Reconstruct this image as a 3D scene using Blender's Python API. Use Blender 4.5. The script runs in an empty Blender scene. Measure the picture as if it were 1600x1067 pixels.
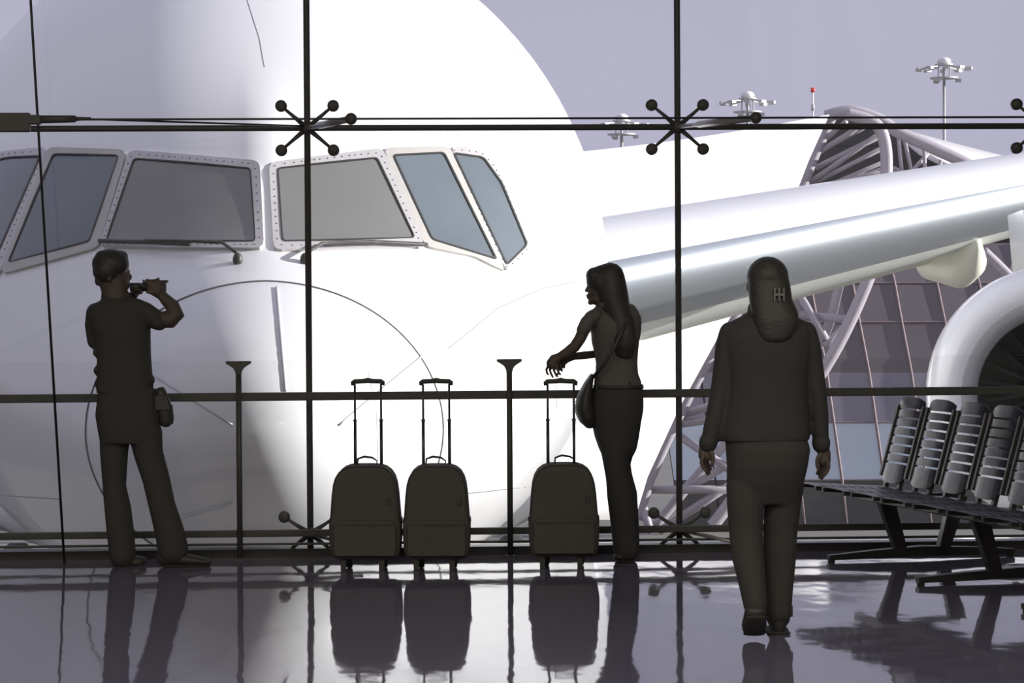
import bpy, bmesh, math, random
from mathutils import Vector, Matrix
from mathutils.bvhtree import BVHTree
random.seed(7)
R = math.radians
SC = bpy.context.scene
COL = SC.collection

# ------------------------------------------------------------------ camera
FPX = 4000.0                      # focal length in pixels of the 1600 px wide frame
CAM_H = 1.53
YAW, PITCH, ROLL = 3.0, 1.14, 0.35
cam_data = bpy.data.cameras.new('camera')
cam_data.sensor_width = 36.0
cam_data.lens = FPX / 1600 * 36.0
cam_data.clip_end = 2000
cam = bpy.data.objects.new('camera', cam_data)
COL.objects.link(cam)
CM = (Matrix.Rotation(R(-YAW), 3, 'Z') @ Matrix.Rotation(R(90 - PITCH), 3, 'X') @ Matrix.Rotation(R(-ROLL), 3, 'Z'))
CP = Vector((0, 0, CAM_H))
cam.matrix_world = Matrix.Translation(CP) @ CM.to_4x4()
SC.camera = cam

# ------------------------------------------------------------------ world, sun, exposure
w = bpy.data.worlds.new('sky'); SC.world = w; w.use_nodes = True
nt = w.node_tree; nt.nodes.clear()
tc = nt.nodes.new('ShaderNodeTexCoord'); sep = nt.nodes.new('ShaderNodeSeparateXYZ')
ramp = nt.nodes.new('ShaderNodeValToRGB'); bg = nt.nodes.new('ShaderNodeBackground'); wo = nt.nodes.new('ShaderNodeOutputWorld')
nt.links.new(tc.outputs['Generated'], sep.inputs[0]); nt.links.new(sep.outputs['Z'], ramp.inputs[0])
ramp.color_ramp.elements[0].position = 0.0; ramp.color_ramp.elements[0].color = (0.47, 0.46, 0.59, 1)
ramp.color_ramp.elements[1].position = 1.0; ramp.color_ramp.elements[1].color = (0.47, 0.47, 0.59, 1)
bg.inputs['Strength'].default_value = 1.0
nt.links.new(ramp.outputs[0], bg.inputs[0]); nt.links.new(bg.outputs[0], wo.inputs[0])
sun_d = bpy.data.lights.new('sun', 'SUN'); sun_d.energy = 8.0; sun_d.angle = R(0.6); sun_d.color = (1.0, 0.97, 0.92)
sun = bpy.data.objects.new('sun', sun_d); COL.objects.link(sun)
SUN_DIR = Vector((0.955, -0.05, 0.24)).normalized()          # towards the sun: from the right, low
sun.rotation_euler = SUN_DIR.to_track_quat('Z', 'Y').to_euler()
sun.location = (40, 20, 30)
FILL_W = 85.0                                              # each added fill lamp that lifts the dark figures
SC.view_settings.view_transform = 'Standard'; SC.view_settings.look = 'None'
SC.view_settings.gamma = 1.0; SC.view_settings.exposure = 0.1
SC.view_settings.use_curve_mapping = False

# ------------------------------------------------------------------ geometry of the view
RIGHT, UP, FWD = CM @ Vector((1, 0, 0)), CM @ Vector((0, 1, 0)), CM @ Vector((0, 0, -1))
def ray(px, py): return (FWD + RIGHT * ((px - 800) / FPX) - UP * ((py - 533.5) / FPX))
def at(px, py, d): return CP + ray(px, py) * d
def onY(px, py, Y): r = ray(px, py); return CP + r * (Y / r.y)
def onfloor(px, py, z=0.0): r = ray(px, py); return CP + r * ((z - CAM_H) / r.z)
def depth(p): return (p - CP).dot(FWD)

# ------------------------------------------------------------------ materials
def mat(name, col, rough=0.5, metal=0.0, var=0.08, scale=6.0, bump=0.0, bscale=40.0, spec=0.5, coat=0.0):
    m = bpy.data.materials.new(name); m.use_nodes = True
    t = m.node_tree; b = t.nodes['Principled BSDF']
    b.inputs['Roughness'].default_value = rough; b.inputs['Metallic'].default_value = metal
    b.inputs['Specular IOR Level'].default_value = spec
    if coat: b.inputs['Coat Weight'].default_value = coat; b.inputs['Coat Roughness'].default_value = 0.06
    co = t.nodes.new('ShaderNodeTexCoord'); n = t.nodes.new('ShaderNodeTexNoise')
    n.inputs['Scale'].default_value = scale; n.inputs['Detail'].default_value = 4
    t.links.new(co.outputs['Object'], n.inputs['Vector'])
    mx = t.nodes.new('ShaderNodeMix'); mx.data_type = 'RGBA'
    mx.inputs['A'].default_value = tuple(max(0, c * (1 - var)) for c in col) + (1,)
    mx.inputs['B'].default_value = tuple(min(1, c * (1 + var)) for c in col) + (1,)
    t.links.new(n.outputs['Fac'], mx.inputs['Factor']); t.links.new(mx.outputs['Result'], b.inputs['Base Color'])
    if bump:
        n2 = t.nodes.new('ShaderNodeTexNoise'); n2.inputs['Scale'].default_value = bscale
        t.links.new(co.outputs['Object'], n2.inputs['Vector'])
        bp = t.nodes.new('ShaderNodeBump'); bp.inputs['Strength'].default_value = bump; bp.inputs['Distance'].default_value = 0.01
        t.links.new(n2.outputs['Fac'], bp.inputs['Height']); t.links.new(bp.outputs['Normal'], b.inputs['Normal'])
    return m

def glass_mat(name, tint, refl_rough=0.0, ior=1.45, body=0.0, body_col=(0.5, 0.5, 0.5)):
    """thin architectural pane: straight-through light, Fresnel reflection, a little dust"""
    m = bpy.data.materials.new(name); m.use_nodes = True
    t = m.node_tree; t.nodes.clear()
    out = t.nodes.new('ShaderNodeOutputMaterial'); tr = t.nodes.new('ShaderNodeBsdfTransparent'); gl = t.nodes.new('ShaderNodeBsdfGlossy')
    fr = t.nodes.new('ShaderNodeFresnel'); mx = t.nodes.new('ShaderNodeMixShader')
    tr.inputs['Color'].default_value = tint + (1,); gl.inputs['Roughness'].default_value = refl_rough
    fr.inputs['IOR'].default_value = ior
    src = tr.outputs[0]
    if body:
        df = t.nodes.new('ShaderNodeBsdfDiffuse'); df.inputs['Color'].default_value = body_col + (1,)
        m2 = t.nodes.new('ShaderNodeMixShader'); m2.inputs[0].default_value = body
        t.links.new(tr.outputs[0], m2.inputs[1]); t.links.new(df.outputs[0], m2.inputs[2]); src = m2.outputs[0]
    t.links.new(fr.outputs[0], mx.inputs[0]); t.links.new(src, mx.inputs[1]); t.links.new(gl.outputs[0], mx.inputs[2])
    t.links.new(mx.outputs[0], out.inputs[0])
    return m

def floor_mat():
    m = bpy.data.materials.new('polished_floor'); m.use_nodes = True
    t = m.node_tree; b = t.nodes['Principled BSDF']
    b.inputs['Roughness'].default_value = 0.045; b.inputs['IOR'].default_value = 1.36
    co = t.nodes.new('ShaderNodeTexCoord')
    n = t.nodes.new('ShaderNodeTexNoise'); n.inputs['Scale'].default_value = 1.3; n.inputs['Detail'].default_value = 5
    t.links.new(co.outputs['Object'], n.inputs['Vector'])
    r = t.nodes.new('ShaderNodeValToRGB')
    r.color_ramp.elements[0].color = (0.185, 0.168, 0.245, 1); r.color_ramp.elements[1].color = (0.21, 0.192, 0.275, 1)
    t.links.new(n.outputs['Fac'], r.inputs[0]); t.links.new(r.outputs[0], b.inputs['Base Color'])
    mp = t.nodes.new('ShaderNodeMapping'); mp.inputs['Scale'].default_value = (2.2, 1.1, 1)
    t.links.new(co.outputs['Object'], mp.inputs[0])
    n2 = t.nodes.new('ShaderNodeTexNoise'); n2.inputs['Scale'].default_value = 1.6; n2.inputs['Detail'].default_value = 2.5
    t.links.new(mp.outputs[0], n2.inputs['Vector'])
    bp = t.nodes.new('ShaderNodeBump'); bp.inputs['Strength'].default_value = 0.12; bp.inputs['Distance'].default_value = 0.02
    t.links.new(n2.outputs['Fac'], bp.inputs['Height']); t.links.new(bp.outputs['Normal'], b.inputs['Normal'])
    return m

M = {
 'floor': floor_mat(),
 'room': mat('grey_wall_paint', (0.34, 0.32, 0.29), 0.8, scale=2),
 'apron': mat('apron_concrete', (0.19, 0.185, 0.175), 0.9, var=0.2, scale=0.4, bump=0.2, bscale=6),
 'steel': mat('dark_bronze_steel', (0.075, 0.072, 0.064), 0.5, 0.1, bump=0.05),
 'cable': mat('cable_steel', (0.06, 0.055, 0.06), 0.4, 0.6),
 'sill': mat('dark_sill_metal', (0.05, 0.048, 0.045), 0.4, 0.2),
 'stainless': mat('brushed_stainless', (0.50, 0.47, 0.49), 0.35, 0.6),
 'glass': glass_mat('facade_glass', (0.97, 0.975, 0.98)),
 'rail_glass': glass_mat('balustrade_glass', (0.98, 0.982, 0.985), ior=1.3),
 'hull': mat('white_aircraft_paint', (0.86, 0.865, 0.875), 0.28, var=0.03, scale=0.7, coat=0.4),
 'radome': mat('radome_paint', (0.83, 0.835, 0.855), 0.33, var=0.03, scale=0.8, coat=0.3),
 'seam': mat('panel_seam', (0.16, 0.16, 0.17), 0.6),
 'strip': mat('diverter_strip', (0.62, 0.62, 0.64), 0.35, 0.4),
 'win_frame': mat('window_frame_metal', (0.55, 0.53, 0.54), 0.4, 0.15),
 'win_post': mat('window_surround_paint', (0.50, 0.48, 0.46), 0.5),
 'gasket': mat('black_gasket', (0.03, 0.03, 0.03), 0.6),
 'rivet': mat('rivet_metal', (0.06, 0.06, 0.065), 0.5, 0.3),
 'windshield': mat('coated_windshield_glass', (0.19, 0.193, 0.187), 0.08, var=0.15, scale=1.5, spec=0.7),
 'side_glass': mat('cockpit_side_glass', (0.135, 0.163, 0.188), 0.08, var=0.25, scale=1.5, spec=0.6),
 'wiper': mat('wiper_black', (0.05, 0.05, 0.045), 0.5),
 'slat': mat('polished_leading_edge', (0.50, 0.54, 0.58), 0.22, 0.85, var=0.04, scale=0.5),
 'wing_low': mat('wing_underside_paint', (0.74, 0.77, 0.73), 0.4, var=0.05, scale=0.5),
 'flap': mat('flap_cream_paint', (0.70, 0.70, 0.60), 0.45, var=0.08, scale=1.0),
 'nacelle_in': mat('nacelle_liner', (0.42, 0.43, 0.43), 0.45),
 'fan': mat('fan_titanium', (0.10, 0.11, 0.11), 0.4, 0.5),
 'rubber': mat('tyre_rubber', (0.03, 0.03, 0.03), 0.8),
 'membrane': mat('white_roof_membrane', (0.80, 0.78, 0.79), 0.7, var=0.03, scale=0.3),
 'truss': mat('truss_paint', (0.42, 0.385, 0.425), 0.45, var=0.06),
 'lattice_shade': mat('lattice_shade_dark', (0.07, 0.068, 0.07), 0.8),  # dark colour carries the shade inside the roof
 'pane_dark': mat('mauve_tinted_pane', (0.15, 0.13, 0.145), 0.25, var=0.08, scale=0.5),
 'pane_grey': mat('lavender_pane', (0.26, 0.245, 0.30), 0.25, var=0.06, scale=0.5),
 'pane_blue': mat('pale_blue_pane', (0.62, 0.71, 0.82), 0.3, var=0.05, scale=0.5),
 'pane_low': mat('grey_plinth_panel', (0.10, 0.10, 0.098), 0.6, var=0.1),
 'mullion_pink': mat('pink_grey_mullion', (0.26, 0.20, 0.21), 0.6),
 'lamp_metal': mat('galvanised_mast', (0.55, 0.54, 0.54), 0.5, 0.3),
 'lamp_dome': mat('mast_dome_white', (0.85, 0.85, 0.84), 0.4),
 'red': mat('red_beacon_paint', (0.75, 0.08, 0.07), 0.5),
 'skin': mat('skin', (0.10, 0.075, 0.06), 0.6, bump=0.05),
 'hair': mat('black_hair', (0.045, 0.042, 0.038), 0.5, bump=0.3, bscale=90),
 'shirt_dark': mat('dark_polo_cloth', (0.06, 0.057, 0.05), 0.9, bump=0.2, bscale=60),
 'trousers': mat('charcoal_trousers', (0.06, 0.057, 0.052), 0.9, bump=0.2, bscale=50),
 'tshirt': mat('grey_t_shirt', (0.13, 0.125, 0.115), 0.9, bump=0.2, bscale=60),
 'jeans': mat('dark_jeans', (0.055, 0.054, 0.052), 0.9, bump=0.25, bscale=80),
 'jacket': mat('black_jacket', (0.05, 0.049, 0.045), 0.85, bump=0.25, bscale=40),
 'shoe': mat('dark_shoe_leather', (0.05, 0.047, 0.043), 0.5),
 'sole': mat('dark_shoe_sole', (0.045, 0.042, 0.04), 0.8),
 'leather': mat('black_bag_leather', (0.05, 0.048, 0.043), 0.5, bump=0.2),
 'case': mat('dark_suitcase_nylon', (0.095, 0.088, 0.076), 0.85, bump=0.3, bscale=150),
 'case_trim': mat('black_case_trim', (0.05, 0.047, 0.042), 0.5),
 'tube': mat('dark_handle_tube', (0.05, 0.05, 0.05), 0.3, 0.5),
 'camera': mat('camera_black', (0.045, 0.044, 0.04), 0.4),
 'lens': mat('lens_glass_dark', (0.02, 0.02, 0.03), 0.05),
 'clip': mat('pale_hair_clip', (0.22, 0.21, 0.20), 0.5),
 'bench': mat('bench_painted_steel', (0.04, 0.036, 0.055), 0.35, 0.3, var=0.1, scale=9),
 'bench_dark': mat('bench_frame_black', (0.05, 0.048, 0.047), 0.4, 0.3),
}

# ------------------------------------------------------------------ mesh helpers
class MB:
    def __init__(s): s.v = []; s.f = []
    def add(s, vs, fs):
        o = len(s.v); s.v += [Vector(p) for p in vs]; s.f += [tuple(i + o for i in f) for f in fs]; return s
    def box(s, c, size, rot=None):
        hx, hy, hz = size[0] / 2, size[1] / 2, size[2] / 2; c = Vector(c)
        P = [Vector((x, y, z)) for x in (-hx, hx) for y in (-hy, hy) for z in (-hz, hz)]
        if rot: P = [rot @ p for p in P]
        return s.add([c + p for p in P], [(0, 1, 3, 2), (4, 6, 7, 5), (0, 4, 5, 1), (2, 3, 7, 6), (0, 2, 6, 4), (1, 5, 7, 3)])
    def hexa(s, p):       # eight corners: bottom four then top four, both counter-clockwise
        return s.add(p, [(3, 2, 1, 0), (4, 5, 6, 7), (0, 1, 5, 4), (1, 2, 6, 5), (2, 3, 7, 6), (3, 0, 4, 7)])
    def tube(s, pts, rad, n=10, caps='flat', bref=None):
        pts = [Vector(p) for p in pts]; m = len(pts)
        rad = [(r, r) if not isinstance(r, (tuple, list)) else r for r in (rad if isinstance(rad, (list, tuple)) and len(rad) == m else [rad] * m)]
        def frame(i):
            t = (pts[min(i + 1, m - 1)] - pts[max(i - 1, 0)]).normalized()
            b = bref if bref is not None else Vector((0, 1, 0))
            b = Vector(b); b = b - t * b.dot(t)
            if b.length < 0.25: b = Vector((1, 0, 0)); b = b - t * b.dot(t)
            b.normalize(); return t, t.cross(b).normalized(), b
        rings = []
        for i in range(m):
            t, a, b = frame(i); rings.append((pts[i], a, b, rad[i][0], rad[i][1]))
        if caps == 'round':
            t0, a, b = frame(0); r = min(rad[0]); p = pts[0]
            pre = [(p - t0 * r * q, a, b, rad[0][0] * c, rad[0][1] * c) for q, c in ((0.95, 0.25), (0.75, 0.66), (0.4, 0.91))]
            t1, a1, b1 = frame(m - 1); r1 = min(rad[-1]); p1 = pts[-1]
            post = [(p1 + t1 * r1 * q, a1, b1, rad[-1][0] * c, rad[-1][1] * c) for q, c in ((0.4, 0.91), (0.75, 0.66), (0.95, 0.25))]
            rings = pre + rings + post
        o = len(s.v)
        for (p, a, b, ra, rb) in rings:
            for k in range(n):
                th = 2 * math.pi * k / n; s.v.append(p + a * (ra * math.cos(th)) + b * (rb * math.sin(th)))
        for i in range(len(rings) - 1):
            for k in range(n):
                k2 = (k + 1) % n
                s.f.append((o + i * n + k, o + i * n + k2, o + (i + 1) * n + k2, o + (i + 1) * n + k))
        s.f.append(tuple(o + k for k in reversed(range(n)))); s.f.append(tuple(o + (len(rings) - 1) * n + k for k in range(n)))
        return s
    def ell(s, c, r, n=12, m=8, rot=None):
        c = Vector(c); o = len(s.v)
        if not isinstance(r, (tuple, list)): r = (r, r, r)
        P = [Vector((0, 0, r[2]))]
        for i in range(1, m):
            ph = math.pi * i / m
            for k in range(n):
                th = 2 * math.pi * k / n
                P.append(Vector((r[0] * math.sin(ph) * math.cos(th), r[1] * math.sin(ph) * math.sin(th), r[2] * math.cos(ph))))
        P.append(Vector((0, 0, -r[2])))
        if rot: P = [rot @ p for p in P]
        F = [(0, 1 + k, 1 + (k + 1) % n) for k in range(n)]
        for i in range(m - 2):
            for k in range(n):
                a = 1 + i * n + k; b = 1 + i * n + (k + 1) % n; F.append((a, a + n, b + n, b))
        L = len(P) - 1; base = 1 + (m - 2) * n
        F += [(base + k, L, base + (k + 1) % n) for k in range(n)]
        return s.add([c + p for p in P], F)
    def revolve(s, prof, n=32, axis='y', closed=False, c=(0, 0, 0)):
        """profile of (radius, along) around an axis"""
        c = Vector(c); o = len(s.v); m = len(prof)
        for (r, h) in prof:
            for k in range(n):
                th = 2 * math.pi * k / n; x, z = r * math.cos(th), r * math.sin(th)
                s.v.append(c + (Vector((x, h, z)) if axis == 'y' else Vector((h, x, z)) if axis == 'x' else Vector((x, z, h))))
        for i in range(m - (0 if closed else 1)):
            j = (i + 1) % m
            for k in range(n):
                k2 = (k + 1) % n; s.f.append((o + i * n + k, o + i * n + k2, o + j * n + k2, o + j * n + k))
        return s
    def mesh(s, name):
        me = bpy.data.meshes.new(name); me.from_pydata([tuple(v) for v in s.v], [], s.f)
        bm = bmesh.new(); bm.from_mesh(me); bmesh.ops.recalc_face_normals(bm, faces=bm.faces); bm.to_mesh(me); bm.free()
        return me
    def build(s, name, m, parent=None, smooth=False, bevel=0.0):
        return link(name, s.mesh(name), m, parent, smooth, bevel)

def link(name, me, m, parent=None, smooth=False, bevel=0.0):
    o = bpy.data.objects.new(name, me); COL.objects.link(o)
    if m is not None and not me.materials: me.materials.append(M[m] if isinstance(m, str) else m)
    if smooth:
        for p in me.polygons: p.use_smooth = True
    if bevel:
        b = o.modifiers.new('bevel', 'BEVEL'); b.width = bevel; b.segments = 2; b.limit_method = 'ANGLE'
    if parent: o.parent = parent
    return o

def tag(o, label, cat, group=None):
    o['label'] = label; o['category'] = cat
    if group: o['group'] = group
    return o
def thing(name, label, cat, loc=(0, 0, 0), rz=0.0, group=None):
    o = bpy.data.objects.new(name, None); COL.objects.link(o); o.location = loc; o.rotation_euler = (0, 0, rz)
    o.empty_display_size = 0.1
    return tag(o, label, cat, group)
def struct(o): o['kind'] = 'structure'; return o

def solid(mb, name, m, parent, voxel=0.008, smooth=4):
    """fuse overlapping volumes into one continuous surface"""
    tmp = bpy.data.objects.new('tmp', mb.mesh('tmp')); COL.objects.link(tmp)
    r = tmp.modifiers.new('r', 'REMESH'); r.mode = 'VOXEL'; r.voxel_size = voxel; r.use_smooth_shade = True
    if smooth:
        sm = tmp.modifiers.new('s', 'SMOOTH'); sm.factor = 0.5; sm.iterations = smooth
    dg = bpy.context.evaluated_depsgraph_get(); dg.update()
    me = bpy.data.meshes.new_from_object(tmp.evaluated_get(dg), depsgraph=dg); me.name = name
    old = tmp.data; bpy.data.objects.remove(tmp); bpy.data.meshes.remove(old)
    me.materials.clear()
    return link(name, me, m, parent, True)

# ------------------------------------------------------------------ the hall
FY = onfloor(800, 864).y                 # plane of the glass front
GZ = -4.4                                # apron level outside
XL, XR, YB, CEIL = -9.0, 5.5, -9.0, 6.2
struct(MB().box(((XL + XR) / 2, (YB + FY + 0.12) / 2, -0.15), (XR - XL, FY + 0.12 - YB, 0.3)).build('floor', 'floor'))
struct(MB().box(((XL + XR) / 2, (YB + FY + 0.3) / 2, CEIL + 0.15), (XR - XL + 0.6, FY + 0.3 - YB, 0.3)).build('ceiling', 'room'))
struct(MB().box((XL - 0.15, (YB + FY) / 2, CEIL / 2), (0.3, FY - YB, CEIL)).build('wall_left', 'room'))
struct(MB().box((XR + 0.15, (YB + FY) / 2, CEIL / 2), (0.3, FY - YB, CEIL)).build('wall_right', 'room'))
struct(MB().box(((XL + XR) / 2, YB - 0.15, CEIL / 2), (XR - XL + 0.6, 0.3, CEIL)).build('wall_back', 'room'))
struct(MB().box(((XL + XR) / 2, FY + 0.0, GZ / 2 - 0.15), (XR - XL, 0.2, -GZ - 0.3)).build('wall_below_glass', 'room'))
struct(MB().box((0, 480, GZ - 0.25), (1600, 1000, 0.5)).build('ground', 'apron'))

def fill_lamp_mat():
    m = bpy.data.materials.new('fill_lamp_diffuser'); m.use_nodes = True; t = m.node_tree; b = t.nodes['Principled BSDF']
    b.inputs['Base Color'].default_value = (0.9, 0.88, 0.8, 1); b.inputs['Emission Color'].default_value = (1, 0.95, 0.82, 1); b.inputs['Emission Strength'].default_value = 3.0
    return m
M['fill_lamp'] = fill_lamp_mat()
rown = ['near the back wall', 'behind the camera', 'above the camera', 'above the waiting area']; coln = ['left', 'middle', 'right']
for a_, ly in enumerate((-7.0, -3.0, 1.0, 5.0)):  # out-of-view lamps added to brighten the room side of the silhouettes
    for c_, lx in enumerate((-6.0, -1.2, 3.6)):
        lt = thing('fill_light', 'long fill light added below the ceiling ' + rown[a_] + ', ' + coln[c_] + ' of its row', 'fill light', (lx, ly, CEIL), 0, 'added fill lights over the hall')
        MB().box((0, 0, -0.05), (1.9, 0.24, 0.1)).build('housing', 'sill', lt, bevel=0.01)
        MB().box((0, 0, -0.104), (1.82, 0.18, 0.012)).build('diffuser', 'fill_lamp', lt)
        ld = bpy.data.lights.new('fill_lamp', 'AREA'); ld.shape = 'RECTANGLE'; ld.size = 1.8; ld.size_y = 0.18; ld.energy = FILL_W; ld.color = (1, 0.95, 0.82)
        lo = bpy.data.objects.new('fill_lamp', ld); COL.objects.link(lo); lo.parent = lt; lo.location = (0, 0, -0.13)

X1, X2 = onY(482, 400, FY).x, onY(1058, 400, FY).x
SP = X2 - X1
ZT = onY(800, 200, FY).z                 # transom
ZB = onY(800, 829, FY).z                 # bottom spiders
MX = [X1 + SP * k for k in range(-4, 6)]
struct(MB().box(((XL + XR) / 2, FY - 0.02, 0.012), (XR - XL, 0.16, 0.075)).build('trim_1', 'sill', bevel=0.004))
struct(MB().box(((XL + XR) / 2, FY + 0.0, CEIL - 0.06), (XR - XL, 0.16, 0.12)).build('trim_2', 'sill'))
struct(MB().tube([(XL, FY - 0.05, ZT), (XR, FY - 0.05, ZT)], 0.018, 10).build('trim_3', 'steel', smooth=True))
n = 4
for x in MX:
    struct(MB().tube([(x, FY - 0.05, 0.0), (x, FY - 0.05, CEIL)], 0.0185, 10).build('trim_%d' % n, 'steel', smooth=True)); n += 1
n = 1
for i in range(len(MX) - 1):
    for (z0, z1) in ((0.05, ZT), (ZT, CEIL - 0.1)):
        g = 0.006
        struct(MB().box(((MX[i] + MX[i + 1]) / 2, FY, (z0 + z1) / 2), (SP - 2 * g, 0.016, z1 - z0 - 2 * g)).build('window_%d' % n, 'glass')); n += 1

# ------------------------------------------------------------------ spider fittings and cable truss
strut_v = onY(1181, 184, FY - 1.35) - Vector((X2, FY - 0.05, ZT))
def spider(x, z, label, low=False):
    t = thing('spider_fitting', label, 'glass fitting', (x, FY - 0.05, z), 0, 'steel spider fittings on the glass front')
    MB().ell((0, -0.01, 0), (0.034, 0.03, 0.04)).build('hub', 'steel', t, True)
    dx, dz = 0.150, 0.128
    for sx in (-1, 1):
        for sz in (-1, 1):
            L = 1.0
            end = Vector((sx * dx, 0.005, sz * (dz if not low else (0.098 if sz > 0 else 0.115))))
            a = MB().tube([(0, 0, 0), end * 0.55 + Vector((0, -0.012, 0)), end], [0.017, 0.0105, 0.008], 8).build('arm', 'steel', t, True)
            if low and sz < 0:
                MB().tube([end + Vector((0, 0, 0.004)), end - Vector((0, 0, 0.016))], 0.02, 12).build('foot_plate', 'steel', t, True)
            else:
                MB().tube([end + Vector((0, -0.02, 0)), end + Vector((0, -0.012, 0)), end + Vector((0, 0.02, 0)), end + Vector((0, 0.03, 0))],
                      [0.025, 0.034, 0.034, 0.026], 16, bref=(1, 0, 0)).build('clamp_disc', 'steel', a, True)
    if low:
        MB().tube([(0, 0, 0), (0.30, -0.35, -0.05)], [0.012, 0.010], 8).build('strut', 'stainless', t, True)
    else:
        s = MB().tube([(0, 0, 0), strut_v * 0.25, strut_v * 0.3, strut_v * 0.97], [0.012, 0.013, 0.021, 0.018], 10).build('strut', 'stainless', t, True)
        MB().ell(strut_v, 0.032).build('strut_ball', 'steel', t, True)
    return t
names = {3: 'beyond the left edge', 4: 'over the white nose just left of centre', 5: 'over the sky right of the fuselage', 6: 'at the right edge of the view'}
for i in range(4, 7):
    spider(MX[i], ZT, 'dark four-armed spider fitting on the upper transom, ' + names[i])
    if i in (4, 5, 6):
        spider(MX[i], ZB + 0.0, 'low steel spider fitting near the floor ' +
           {4: 'beside the leftmost suitcase', 5: 'between the standing woman and the walking woman', 6: 'behind the bench'}[i], True)
CY = FY - 0.05 + strut_v.y; CZ = ZT + strut_v.z
tag(MB().tube([(XL, CY, CZ), (XR, CY, CZ)], 0.0058, 8).build('tension_cable', 'cable', smooth=True),
    'thin dark horizontal tension cable running through the strut balls', 'cable')
p0 = onY(40, 189, CY)
tb = thing('turnbuckle', 'thick dark turnbuckle clamp on the cable at the left edge', 'turnbuckle', p0)
MB().box((-0.55, 0, -0.008), (1.15, 0.05, 0.10)).build('clamp_body', 'steel', tb, bevel=0.008)
MB().box((0.02, 0, 0.006), (0.12, 0.045, 0.05)).build('neck', 'steel', tb, bevel=0.006)
MB().tube([(0.05, 0, 0.008), (0.26, 0, 0.010)], [0.022, 0.019], 10).build('sleeve', 'steel', tb, True)
MB().tube([(0.26, 0, 0.010), (0.34, 0, 0.012)], [0.012, 0.007], 10).build('cable_end', 'steel', tb, True)
pe = p0 + Vector((0.3, 0, 0.01))
tag(MB().tube([pe, (MX[4], FY - 0.06, ZT + 0.01)], 0.0055, 8).build('diagonal_cable', 'cable', smooth=True),
    'thin cable slanting from the turnbuckle to the left spider hub', 'cable')
a, b = onY(46, -30, FY - 0.3), onY(98, 838, FY - 0.3)
e = a + (a - b).normalized() * (CEIL - a.z) / ((a - b).normalized().z)
bb = b + (b - a).normalized() * (0.0 - b.z) / ((b - a).normalized().z)
tag(MB().tube([bb, e], 0.0075, 8).build('stay_cable', 'cable', smooth=True),
    'thin slanting stay cable rising from the floor left of the photographer', 'cable')

# ------------------------------------------------------------------ guard railing
RY = FY - 0.22
P1, P2 = onY(373, 620, RY).x, onY(796, 620, RY).x
PS = P2 - P1
zr = onY(796, 617, RY).z; zb = onY(796, 830, RY).z; ztop = onY(796, 561, RY).z
rail = thing('guard_railing', 'dark steel guard railing with flared post heads along the glass', 'railing', (P1, RY, 0))
MB().box(((XL + XR) / 2 - P1, 0.035, zr), (XR - XL - 0.3, 0.03, 0.048)).build('top_rail', 'steel', rail, bevel=0.006)
MB().box(((XL + XR) / 2 - P1, 0.035, zb), (XR - XL - 0.3, 0.03, 0.040)).build('bottom_rail', 'steel', rail, bevel=0.006)
MB().box(((XL + XR) / 2 - P1, 0.035, zb - 0.062), (XR - XL - 0.3, 0.02, 0.014)).build('kick_rail', 'steel', rail)
for k in range(-6, 8):
    x = PS * k
    if not (XL + 0.4 < x + P1 < XR - 0.4): continue
    po = MB().tube([(x, 0, 0), (x, 0, ztop - 0.05)], 0.0165, 10).build('post', 'steel', rail, True)
    MB().box((x, 0, 0.006), (0.05, 0.05, 0.012)).build('base_plate', 'steel', po)
    hp = [(0.017, -0.075), (0.019, -0.06), (0.030, -0.04), (0.050, -0.026), (0.071, -0.014), (0.071, 0.0)]
    h = MB(); vs = []; 
    for yy in (-0.02, 0.02):
        vs += [(x - a, yy, ztop + b) for a, b in hp] + [(x + a, yy, ztop + b) for a, b in reversed(hp)]
    L = 12; fs = [tuple(range(L))[::-1], tuple(range(L, 2 * L))] + [(i, (i + 1) % L, L + (i + 1) % L, L + i) for i in range(L)]
    h.add(vs, fs).build('flared_head', 'steel', po)
    MB().box((x + PS / 2, 0.055, (zb + ztop) / 2), (PS - 0.01, 0.008, ztop - zb + 0.0)).build('glass_panel', 'rail_glass', rail)

# ------------------------------------------------------------------ the airliner
DN = 16.0                                             # depth of the nose tip
tip = at(415, 690, DN)
axis_az = math.atan2((ray(415, 454)).x, (ray(415, 454)).y)
plane = thing('airliner', 'large white twin-engine airliner parked nose-on outside the glass', 'airplane', (tip.x, tip.y, GZ), -axis_az)
PM = Matrix.Translation(plane.location) @ Matrix.Rotation(-axis_az, 4, 'Z'); PI = PM.inverted()
TZ = tip.z - GZ                                      # nose tip height above the apron
def interp(tab, s):
    # monotone smooth interpolation through a table
    n = len(tab)
    if s <= tab[0][0]: return tab[0][1]
    if s >= tab[-1][0]: return tab[-1][1]
    for i in range(n - 1):
        if tab[i][0] <= s <= tab[i + 1][0]: break
    def slope(j):
        if j == 0: return (tab[1][1] - tab[0][1]) / (tab[1][0] - tab[0][0])
        if j == n - 1: return 0.0
        return (tab[j + 1][1] - tab[j - 1][1]) / (tab[j + 1][0] - tab[j - 1][0])
    x0, y0 = tab[i]; x1, y1 = tab[i + 1]; h = x1 - x0; t = (s - x0) / h
    return ((2 * t**3 - 3 * t**2 + 1) * y0 + (t**3 - 2 * t**2 + t) * h * slope(i) + (-2 * t**3 + 3 * t**2) * y1 + (t**3 - t**2) * h * slope(i + 1))
SW = [(1.3, 1.20), (2.0, 1.60), (2.6, 1.90), (3.4, 2.26), (4.5, 2.62), (6.0, 2.97), (8.0, 3.15), (9.5, 3.18)]
ST = [(1.3, 1.00), (2.0, 1.28), (2.5, 1.60), (3.0, 2.00), (3.6, 2.46), (4.5, 3.05), (6.0, 3.90), (8.0, 4.44), (10, 4.58)]
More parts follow.
